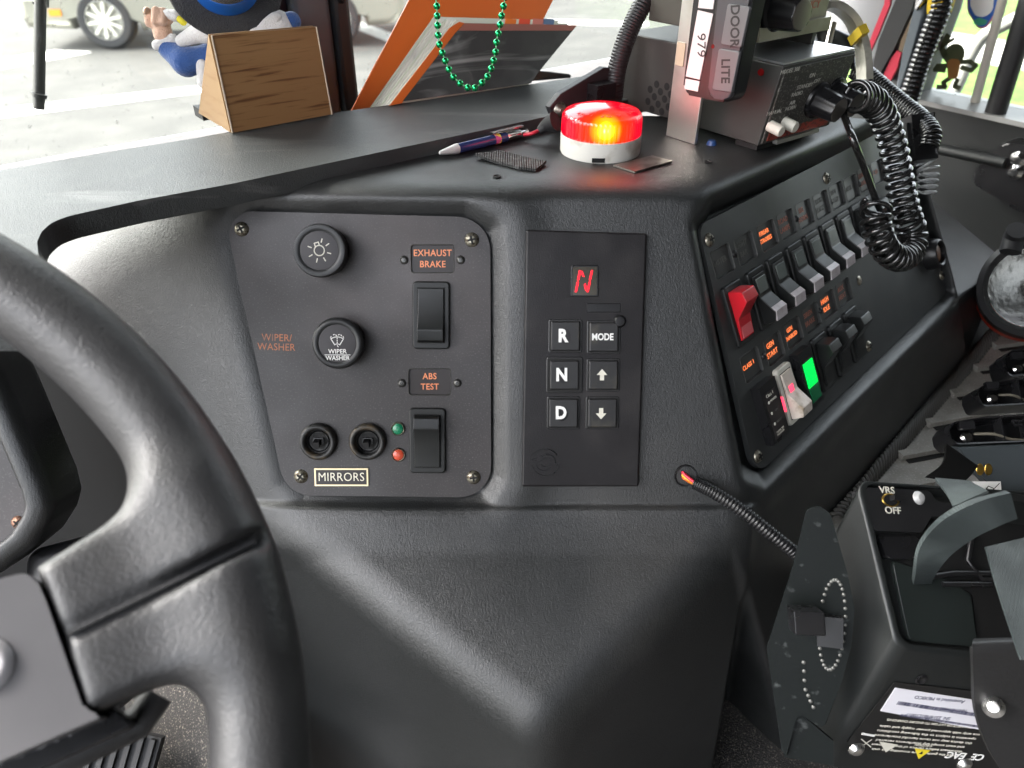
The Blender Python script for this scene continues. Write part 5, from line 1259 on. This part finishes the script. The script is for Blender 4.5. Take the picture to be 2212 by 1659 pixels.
dprism('cavity', [(1886, 1152), (1994, 1152), (2012, 1118), (2080, 1118), (2340, 1150), (2340, 1420), (2112, 1400), (2100, 1282), (2000, 1236), (1925, 1206)], -.012, -.0062, 0, M_dark)
dprism('lower_shelf', [(1926, 1206), (2000, 1238), (2060, 1258), (2097, 1288), (2112, 1398), (1966, 1384)], -.010, -.0042, .001, mat('dark_green_black', (.012, .016, .015), .45))
dprism('moulded_block', [(1900, 1160), (1985, 1158), (1990, 1175), (1975, 1208), (1915, 1206)], -.009, -.003, .002, M_gloss)
bs = [tube([V(x, y, -.004)+(-.004,) for x, y in pts], .0018, 8) for pts in ([(1985, 1250), (2060, 1238), (2200, 1240)], [(2035, 1262), (2140, 1262)], [(2100, 1150), (2090, 1210), (2120, 1250), (2200, 1255)])]
obj('inner_ribs', join(*bs), M_gloss, dev, 60)
# lower face: frame along bottom edge and the sloping side
e0 = atd(1940, 1398, dD); pE = FDv.w(*V(2200, 1429)); uE = (pE-e0).normalized(); nE = uE.cross(-WD).normalized()
if nE.dot(CAM-e0) < 0: nE = -nE
FE = Fr(e0+nE*.0004, uE, nE); ME = FDv.m.inverted()@FE.m
def E_(x, y, h=0): return FE.px(x, y, h)
def eprism(name, pts, h0, h1, m, par, rr=0, r=0):
    P_ = [E_(x, y, h1) for x, y in pts]; P_ = rnd_poly(P_, rr, 4) if rr else P_
    b = prism(P_, h0, h1, r); b.transform(ME); return obj(name, b, m, par, 40)
pn = eprism('label_panel', [(1932, 1474), (2105, 1493), (2240, 1510), (2240, 1700), (2120, 1690), (1828, 1606)], .0, .0005, mat('black_label', (.012, .012, .012), .3), dev, .002)
wl = eprism('white_label', [(1934, 1486), (2240, 1533), (2240, 1600), (1902, 1536)], .0004, .0008, mat('white_paper', (.72, .71, .76), .5), pn)
def etext(s_, x, y, size, m, par, wide=1.0, h=.0009, bold=0, rot=0):
    u, v = E_(x, y, h); return text('lettering', s_, u, v, h, size, m, par, rot=math.pi+rot, base=ME, wide=wide, bold=bold)
M_ink = mat('blue_black_ink', (.05, .05, .09), .5)
etext('Assembled in MEXICO', 2030, 1511, .0040, M_ink, wl); etext('SN: 2314MB1L10017', 2005, 1548, .0040, M_ink, wl); etext('NNTN7918C', 2060, 1533, .0036, M_ink, wl)
def bars(pA, pB, hgt, n, seed):
    r_ = random.Random(seed); a, c_ = Vector(E_(*pA)), Vector(E_(*pB)); d_ = (c_-a); L_ = d_.length; d_.normalize(); p_ = Vector((-d_.y, d_.x)); bs = []; t_ = 0
    while t_ < L_:
        w = r_.choice((.0003, .0005, .0008)); q = a+d_*t_
        bs.append(prism([tuple(q), tuple(q+d_*w), tuple(q+d_*w+p_*hgt), tuple(q+p_*hgt)], .0008, .0010)); t_ += w+r_.choice((.0003, .0005, .0007))
    b = join(*bs); b.transform(ME); return obj('barcode', b, M_ink, wl)
bars((1940, 1512), (2170, 1548), -.0030, 60, 1); bars((1946, 1540), (2120, 1566), -.0018, 50, 2)
for k in range(6):
    rr_2 = random.Random(k+5)
    words = ' '.join(''.join(rr_2.choice('aeinorstlucdm') for _ in range(rr_2.randint(3, 9))) for _ in range(9))
    words = ['use only with approved power supply and cable', 'operation is subject to the following conditions', 'this device may not cause harmful interference', 'and must accept any interference received', 'disconnect before service of the equipment', 'read the guide before mounting this unit'][k]
    etext(words, 2010-k*7, 1578+k*9.5, .0030, M_cream, pn, h=.0006, wide=1.35)
etext('CONNECT OR LAY ON TO ENSURE CHARGING', 2010, 1563, .0028, M_cream, pn, h=.0006, wide=1.1)
etext('CE  EAC', 2085, 1633, .0085, M_white, pn, h=.0006, bold=.0002)
a = [E_(x, y) for x, y in [(1975, 1615), (2008, 1619), (1983, 1637)]]
yt = obj('warning_triangle', (lambda b: (b.transform(ME), b)[1])(prism(a, .0004, .0009)), mat('warning_yellow', (.75, .60, .03), .4), pn)
u_, v_ = (a[0][0]+a[1][0]+a[2][0])/3, (a[0][1]+a[1][1]+a[2][1])/3; obj('bolt_mark', (lambda b: (b.transform(ME), b)[1])(prism([(u_-.0015, v_-.001), (u_+.0012, v_-.001), (u_, v_+.0016)], .0009, .0011)), M_dark, yt)
etext('CAUTION', 1995, 1610, .0030, M_cream, pn, h=.0006)
a = [E_(x, y) for x, y in [(1898, 1600), (1938, 1607), (1912, 1623)]]; obj('recycling_mark', (lambda b: (b.transform(ME), b)[1])(prism(a, .0004, .0008)), M_cream, pn)
eprism('bar_mark', [(1862, 1583), (1890, 1588), (1889, 1592), (1861, 1587)], .0004, .0008, M_white, pn)
a = [E_(x, y) for x, y in [(1860, 1595), (1880, 1612), (1882, 1596), (1858, 1612)]]
strokes('bin_mark', [(*a[0], *a[1]), (*a[2], *a[3])], .0007, .0006, M_cream, pn, M=ME)
for x, y in [(1852, 1622), (2086, 1655)]:
    u, v = E_(x, y, .002); b = lathe([(0, .0035), (.003, .0030), (.0052, .0012), (.0056, 0)], 24, fr=Tr(u, v, .0005)); b.transform(ME); obj('screw', b, M_bright, dev, 60)
u, v = E_(1990, 1468); b = lathe([(.0042, .0001), (.003, .0008), (.002, .0002), (0, .0002)], 20, fr=Tr(u, v, 0)); b.transform(ME); obj('dimple', b, M_gloss, dev, 60)
# straps round it
M_strap = mat('charcoal_webbing', (.030, .038, .039), .55, bump=[('wave', 420, .5, .0005, (1, .05, 1)), ('noise', 300, .3, .0004, None)], var=(25, (.07, .085, .085), .45, .7))
def band(name, L_, R_, d, m, parent=None, th=.0016):
    """strap given by its two edges as (x, y, depth) points"""
    A_ = spline([atd(*p) for p in L_], 26); B_ = spline([atd(*p) for p in R_], 26); n = min(len(A_), len(B_))
    P_ = [(A_[i]+B_[i])/2 for i in range(n)]; Wv = [(B_[i]-A_[i])/2 for i in range(n)]
    return obj(name, ribbon(P_, Wv, th), m, parent, 50)
sA = band('strap_loop', [(1970, 1262, .50), (1974, 1240, .475), (1985, 1179, .455), (2031, 1122, .430), (2102, 1083, .415), (2177, 1062, .418)], [(2010, 1262, .505), (2016, 1240, .480), (2049, 1197, .46), (2102, 1158, .437), (2150, 1134, .422), (2192, 1118, .425)], 0, M_strap, th=.0035)
tag(sA, 'wide charcoal webbing strap looping over the VRS device', 'strap', 'straps on the VRS device')
sB = band('equipment_strap', [(2128, 1182, .44), (2150, 1260, .435), (2172, 1330, .433), (2204, 1425, .430)], [(2260, 1150, .44), (2275, 1250, .435), (2290, 1330, .433), (2310, 1425, .430)], 0, M_strap); tag(sB, 'wide flat charcoal strap crossing the device cavity at the right', 'strap')
sC = band('equipment_strap', [(2104, 1385, .444), (2098, 1400, .438), (2100, 1450, .445), (2104, 1530, .455), (2130, 1610, .46), (2180, 1690, .465)], [(2290, 1380, .444), (2290, 1392, .438), (2290, 1450, .445), (2290, 1530, .455), (2300, 1610, .46), (2330, 1690, .465)], 0, mat('black_webbing', (.012, .012, .0125), .5, bump=[('noise', 300, .4, .0005, None)]), th=.003); tag(sC, 'black strap folded down over the device edge, held by a shiny rivet', 'strap')
b = lathe([(0, .0035), (.003, .003), (.0055, .001), (.006, 0)], 24); rv = obj('rivet', b, M_bright, None, 60); rv.matrix_world = Fr(atd(2146, 1527, .449), CR, (CAM-atd(2146, 1527, .45))).m
rv.parent = sC
fl = band('strap_flap', [(2043, 959, .50), (2036, 1000, .495), (1999, 1030, .49)], [(2111, 1007, .50), (2098, 1025, .495), (2080, 1044, .49)], 0, mat('black_hook_pile', (.004, .004, .004), .9, spec=.05)); tag(fl, 'short black hook-and-loop flap sticking up between device and charger', 'strap flap')
f2_ = band('strap_tail', [(2020, 1034, .485), (2044, 1066, .475), (2059, 1096, .46)], [(2090, 1040, .485), (2115, 1052, .475), (2135, 1062, .46)], 0, M_strap, fl)
# side bracket of the device
d_b = .485
nB = Vector((-.30, -.80, .50)).normalized(); FBp = Fr(atd(1780, 1330, d_b), CR, nB)
def B_(x, y, h=0): return FBp.px(x, y, h)
brk = empty('mounting_bracket', FBp, label='black slotted metal bracket with a square locking knob beside the VRS device', cat='bracket')
M_brk = mat('scratched_black_metal', (.005, .0065, .0065), .5, 0, spec=.12, bump=[('noise', 500, .2, .0003, None)], var=(120, (.05, .055, .055), .62, .75))
pl2 = rnd_poly([B_(x, y) for x, y in [(1742, 1100), (1772, 1093), (1794, 1111), (1830, 1235), (1846, 1315), (1839, 1395), (1818, 1475), (1778, 1582), (1722, 1531), (1700, 1640), (1688, 1620), (1656, 1400), (1714, 1219)]], .004, 4)
obj('plate', prism(pl2, -.0025, 0, .0006), M_brk, brk, 40)
b = prism([B_(x, y, -.004) for x, y in [(1722, 1535), (1800, 1600), (1800, 1652), (1694, 1634)]], -.006, -.003); obj('lower_tab', b, M_brk, brk)
dots = []
for k in range(34):
    th = 2*math.pi*k/34; x, y = 1798+28*math.cos(th)-6*math.sin(th), 1350+97*math.sin(th)
    if 1300 < y < 1390 and x < 1800: continue
    u, v = B_(x, y); dots.append(lathe([(0, .0008), (.0009, .0004), (.0012, 0)], 8, fr=Tr(u, v, 0)))
for x, y in [(1736, 1431), (1737, 1450), (1738, 1470), (1740, 1490), (1746, 1503), (1751, 1515), (1757, 1528)]:
    u, v = B_(x, y); dots.append(lathe([(0, .0008), (.0010, .0004), (.0013, 0)], 8, fr=Tr(u, v, 0)))
obj('index_dots', join(*dots), mat('dull_dots', (.14, .14, .13), .35, .6), brk, 60)
kq = [(atd(x, y, .462)) for x, y in [(1714, 1319), (1782, 1323), (1786, 1375), (1718, 1373)]]+[(atd(x, y, .482)) for x, y in [(1698, 1305), (1762, 1308), (1768, 1362), (1704, 1359)]]
C8 = [FBp.m.inverted()@p_ for p_ in kq]; u, v = B_(1788, 1352); s_ = .0098
obj('square_knob', hexa(C8, .0012), M_gloss, brk, 40); obj('nut', box(u+.001, v-.002, .003, s_*1.5, s_*1.9, .006, .001, 2), M_gloss, brk, 30)
# ---- flashlight
Ff = Fr(atd(2236, 620, .80), Vector((1, .1, 0)), Vector((-.42, -.62, .48)))
rf = 110*.80/FPX
fl_ = empty('flashlight', Ff, label='large flashlight with black rubber ring and orange-red body at the right edge', cat='flashlight')
obj('bezel_ring', lathe([(rf*.80, -.006), (rf*.82, .004), (rf*.90, .008), (rf, .004), (rf, -.02), (rf*.9, -.03)], 64), M_rub, fl_, 50)
obj('reflector', lathe([(rf*.8, 0), (rf*.6, -.018), (rf*.3, -.032), (.0, -.036)], 48), mat('dim_reflector', (.30, .30, .30), .25, 1.0, bump=[('noise', 60, .5, .004, None)]), fl_, 60)
obj('lens', lathe([(rf*.81, .0012), (rf*.4, .003), (0, .0035)], 48), M_glass, fl_, 60)
obj('body', lathe([(rf*.95, -.025), (rf*.98, -.05), (rf*.80, -.11), (rf*.6, -.13), (0, -.13)], 48), mat('orange_red_plastic', (.70, .035, .008), .4), fl_, 50)
obj('knurl', tube(spline([atd(2198, 497, .78), atd(2190, 515, .79), atd(2182, 545, .79)], 8), .010, 10), M_rub, None, 60); kn_ = bpy.context.scene.objects[-1] if False else [o for o in SC.objects if o.name.startswith('knurl')][0]
kn_.parent = fl_; kn_.matrix_parent_inverse = Ff.m.inverted(); kn_.name = 'handle'

# ============================ along the windshield: stand, plush doll, binder, beads ============================
# cardboard stand printed with wood grain
pB = onz(502, 287, ZP+.001); FK = Fr(pB, TR, -TF)
def K_(x, y): return FK.px(x, y)
tent = empty('cardboard_stand', FK, label='A-shaped cardboard stand with printed wood grain on the dash pad', cat='cardboard stand')
M_wood = mat('printed_wood_grain', (.27, .145, .058), .45, bump=[('noise', 60, .1, .001, (.2, 6, 1))], var=[(34, (.11, .045, .015), .54, .66, (.55, 11, 1), .4), (9, (.33, .19, .08), .5, .8, (.4, 3, 1))])
M_woodl = mat('printed_wood_light', (.33, .20, .09), .5, var=[(26, (.28, .15, .06), .52, .7, (2, 7, 1), .5)])
M_edge = mat('worn_card_edge', (.55, .45, .33), .7)
fp = [K_(502, 287), K_(717, 247), K_(683, 58), K_(457, 77)]
obj('front_panel', prism(fp, -.0016, 0), M_wood, tent)
dB = along(pB, TF, x=434)
def k3(p, z): return Vector((p[0], p[1], z))
sideV = [k3(fp[0], -.0018), k3((fp[0][0]-.001, fp[0][1]), -dB), k3((fp[3][0], fp[3][1]), -.004)]
b = bm_from([v+Vector((d, 0, 0)) for d in (-.0008, .0008) for v in sideV], [(0, 1, 2), (5, 4, 3), (0, 3, 4, 1), (1, 4, 5, 2), (2, 5, 3, 0)]); obj('side_panel', b, M_woodl, tent)
b = bm_from([k3(fp[0], -dB), k3(fp[1], -dB), k3(fp[2], -.005), k3(fp[3], -.005), k3(fp[0], -dB-.0016), k3(fp[1], -dB-.0016), k3(fp[2], -.0066), k3(fp[3], -.0066)], [(0, 1, 2, 3), (7, 6, 5, 4), (0, 4, 5, 1), (1, 5, 6, 2), (2, 6, 7, 3), (3, 7, 4, 0)]); obj('rear_panel', b, M_woodl, tent)
obj('worn_edge', tube([k3(fp[0], .0002), k3(fp[3], .0002)], .0007, 6), M_edge, tent); obj('worn_edge', tube([k3(fp[1], .0002), k3(fp[2], .0002)], .0006, 6), M_edge, tent)
ft = obj('base_block', box(fp[0][0]+.014, fp[0][1]-.001, -dB-.004, .03, .008, .02, .002), M_rub, tent)
# plush doll behind the stand
dp_ = (pB-CAM).dot(CF)+.055
def PP(x, y, dd=0): return atd(x, y, dp_+dd)-pl0
pl0 = atd(540, 150, dp_); u1 = dp_/FPX
doll = empty('plush_doll', None, pl0, 'plush doll in blue coat and wide black hat standing behind the wood-grain stand', 'plush doll')
def sdf_caps(caps, k=.006):
    def f(X, Y, Z):
        out = None
        for (a, b_, ra, rb) in caps:
            a, b_ = np.array(a), np.array(b_); ba = b_-a; L2 = (ba**2).sum()+1e-12
            t_ = np.clip(((X-a[0])*ba[0]+(Y-a[1])*ba[1]+(Z-a[2])*ba[2])/L2, 0, 1)
            d = np.sqrt((X-a[0]-ba[0]*t_)**2+(Y-a[1]-ba[1]*t_)**2+(Z-a[2]-ba[2]*t_)**2)-(ra+(rb-ra)*t_)
            out = d if out is None else smin(out, d, k)
        return out
    pts = np.array([p for c in caps for p in (c[0], c[1])]); m_ = max(max(c[2], c[3]) for c in caps)+.006
    return f, pts.min(0)-m_, pts.max(0)+m_
def blob(name, caps, m, k=.006, step=.0018, par=None):
    f, lo_, hi_ = sdf_caps(caps, k); return obj(name, surfnet(f, lo_, hi_, step), m, par or doll, 180)
fz = [('noise', 800, .8, .0015, None), ('noise', 160, .5, .002, None)]
M_bluep = mat('blue_plush', (.025, .085, .28), .8, bump=fz, sheen=.4); M_whp = mat('white_plush', (.72, .70, .68), .85, bump=fz, sheen=.3)
M_skin = mat('peach_plush', (.66, .42, .30), .8, bump=fz, sheen=.3); M_felt = mat('black_felt', (.016, .016, .018), .85, bump=fz, sheen=.3)
M_sat = mat('blue_satin', (.01, .10, .42), .35)
q = u1
body = blob('body', [(PP(560, 120), PP(540, 235, .0), 58*q, 66*q), (PP(500, 60), PP(600, 60), 36*q, 36*q), (PP(520, 20, .005), PP(500, -10), 40*q, 46*q)], M_whp, .01)
blob('coat', [(PP(468, 118, .004), PP(402, 134), 24*q, 27*q), (PP(402, 134), PP(364, 106), 27*q, 22*q), (PP(470, 118, .01), PP(480, 200, .01), 30*q, 34*q)], M_bluep)
blob('coat', [(PP(598, 58), PP(630, 46), 22*q, 20*q), (PP(598, 60, .01), PP(620, 160, .01), 30*q, 44*q)], M_bluep)
blob('vest', [(PP(436, 140, -.004), PP(440, 178, -.004), 12*q, 14*q)], M_whp)
blob('collar', [(PP(392, 88, -.008), PP(448, 62, -.012), 13*q, 24*q), (PP(448, 70, -.012), PP(540, 74, -.012), 16*q, 12*q), (PP(540, 74, -.012), PP(597, 40, -.010), 12*q, 14*q)], M_whp, .008)
blob('cuff', [(PP(340, 98, -.004), PP(372, 84, -.004), 12*q, 12*q)], M_whp, .004)
blob('hand', [(PP(352, 74, -.004), PP(345, 40, -.004), 20*q, 19*q), (PP(322, 50, -.008), PP(318, 24, -.008), 9*q, 8.5*q), (PP(336, 46, -.014), PP(336, 22, -.014), 9*q, 8.5*q), (PP(352, 46, -.014), PP(353, 24, -.012), 9*q, 8*q), (PP(366, 44, -.008), PP(370, 30, -.006), 8*q, 8*q)], M_skin, .0022, .0013)
held = blob('pale_pipe', [(PP(360, 30, -.012), PP(378, 34, -.012), 10*q, 12*q)], M_whp, .003)
blob('yellow_pipe_bowl', [(PP(384, 38, -.012), PP(396, 48, -.012), 7*q, 8*q)], mat('yellow_plush', (.70, .60, .03), .7), .003)
# hat: tilted disc brim and crown
nh = (CAM-atd(486, -32, dp_)).normalized(); nh = (nh+Vector((0, 0, .55))+Vector((0, .1, 0))).normalized()
Fh_ = Fr(pl0*0+atd(486, -30, dp_-.02), CR, nh); Mh_ = Matrix.Translation(-pl0)@Fh_.m
Rh = 114*q
def wav(k, i): return 1+.02*math.sin(i*.35)*(k in (0, 1, 2))
b = lathe([(Rh*.4, .004), (Rh*.75, .003), (Rh*.97, .0), (Rh, -.002), (Rh*.97, -.004), (Rh*.5, -.003), (0, -.003)], 64, fr=Mh_, jit=lambda k, i: 1+.015*math.sin(i*.4)); hat = obj('hat', b, M_felt, doll, 60)
b = lathe([(Rh*.58, .002), (Rh*.56, .03), (Rh*.60, .06), (0, .062)], 48, fr=Mh_); obj('crown', b, M_felt, hat, 60)
b = lathe([(Rh*.60, .002), (Rh*.605, .004), (Rh*.59, .017), (Rh*.57, .0175)], 48, fr=Mh_); obj('ribbon', b, M_sat, hat, 60)

# binder leaning on the windshield
b0_, b1_ = onz(843, 227, ZP+.001), onz(1147, 181, ZP+.001)
nb = ((b1_-b0_).cross(Vector((0, 0, 1))+TF*.35)).normalized(); nb = nb if nb.dot(CAM-b0_) > 0 else -nb
FN = Fr(b0_, (b1_-b0_).normalized(), nb)
def N_(x, y, h=0): return FN.px(x, y, h)
bind = empty('binder', FN, label='orange binder stuffed with pages and a dark clear-sleeved sheet, leaning on the windshield', cat='binder')
M_or = mat('orange_vinyl', (.62, .13, .02), .4, bump=[('noise', 300, .2, .0004, None)], var=(8, (.50, .09, .015), .5, .8))
def npoly(name, pts, h0, h1, m, par=bind, r=0): return obj(name, prism([N_(x, y, h1) for x, y in pts], h0, h1, r), m, par)
npoly('back_cover', [(760, 238), (845, 226), (1100, 190), (1178, 33), (1215, -40), (915, -60)], -.030, -.027, M_or)
pg = [(778, 236), (812, 231), (838, 228), (852, 226)]
M_page = mat('stacked_pages', (.72, .70, .62), .7, var=(90, (.58, .57, .52), .5, .7, (1, .08, 1)))
M_pgreen = mat('greenish_page', (.64, .66, .54), .7)
for k in range(7):
    t_ = k/6; xa = 800+40*t_; ya = 233-6*t_; xt = 938+48*t_; yt_ = 36+6*t_+(3 if k % 2 else 0)
    npoly('page_stack', [(xa, ya), (1140, 186), (1150+10*t_, 150), (1208+20*t_, yt_+8+k % 3*3), (xt, yt_)], -.026+.0034*k, -.0236+.0034*k, M_page if k % 3 else M_pgreen)
npoly('inner_edge', [(842, 228), (868, 223), (1000, 62), (1010, 52), (992, 47), (972, 60)], -.002, .0002, M_or)
M_sheet = mat('dark_glossy_sheet', (.05, .052, .05), .14, var=[(22, (.34, .35, .33), .47, .62, (.25, 1.6, 1), .8), (7, (.14, .14, .13), .45, .7)], bump=[('noise', 40, .25, .003, None)])
npoly('front_sheet', [(870, 219), (1147, 180), (1160, 160), (1247, 54), (1004, 50), (985, 70)], 0, .0012, M_sheet)
npoly('top_band', [(990, 66), (1236, 66), (1247, 54), (1004, 50)], .0012, .0016, mat('red_brown_band', (.30, .12, .09), .35))
for x, c_ in ((1090, (.75, .18, .02)), (1120, (.72, .08, .03)), (1150, (.6, .20, .15)), (1172, (.12, .20, .32))):
    npoly('index_tab', [(x, 52), (x+24, 54), (x+26, 42), (x+3, 40)], -.004, -.003, mat('tab_colour', c_, .5))
cl_ = obj('folded_cowl_trim', hexa([atd(1140, 176, .78), atd(1235, 168, .78), atd(1235, 168, .82), atd(1140, 176, .82), atd(1150, 150, .78), atd(1232, 160, .78), atd(1232, 160, .82), atd(1150, 150, .82)], .002), M_blk); tag(cl_, 'black wedge of trim lying behind the binder on the dash pad', 'trim piece')

# green bead string
M_bead = mat('metallic_green_bead', (.02, .42, .14), .14, .9)
bp = [(832, -22), (835, 0), (840, 40), (842, 103), (845, 165), (848, 228), (857, 288), (875, 342), (895, 395), (918, 450), (948, 500), (990, 540), (1040, 568), (1087, 570), (1133, 537), (1168, 497), (1192, 445), (1208, 392), (1221, 337), (1226, 275), (1238, 217), (1250, 160), (1260, 102), (1272, 40), (1284, -20), (1296, -80)]
bp = [(663.6+x/3, y/3) for x, y in bp]; del bp[1]
dd = .585; bl_ = atd(1020, 190, dd)
neck = empty('bead_necklace', None, bl_, 'string of shiny green metallic beads hanging in front of the binder', 'necklace')
pts3 = [atd(x, y, dd) for x, y in bp]
me_b = None
for i, p_ in enumerate(pts3):
    if me_b is None:
        b = bmesh.new(); bmesh.ops.create_uvsphere(b, u_segments=20, v_segments=12, radius=7.4*dd/FPX); o = obj('bead', b, M_bead, neck, 180); me_b = o
    else:
        o = me_b.copy(); link(o)
    o.location = p_-bl_
obj('thread', lb(neck, tube(pts3, .0005, 6)), mat('green_thread', (.15, .5, .25), .4), neck)

for o in list(SC.objects):
    if o.parent is None and 'label' in o:
        for nm, g_ in (('coiled_cord', 'coiled cords by the passenger side'), ('red_strap', 'red straps on the corner pillar'), ('equipment_strap', 'straps on the VRS device'), ('window_sticker', 'stickers on the door window'), ('parked_car', 'cars outside the windshield'), ('switch_plate', 'switch plates on the dashboard')):
            if o.name.split('.')[0] == nm: o['group'] = g_
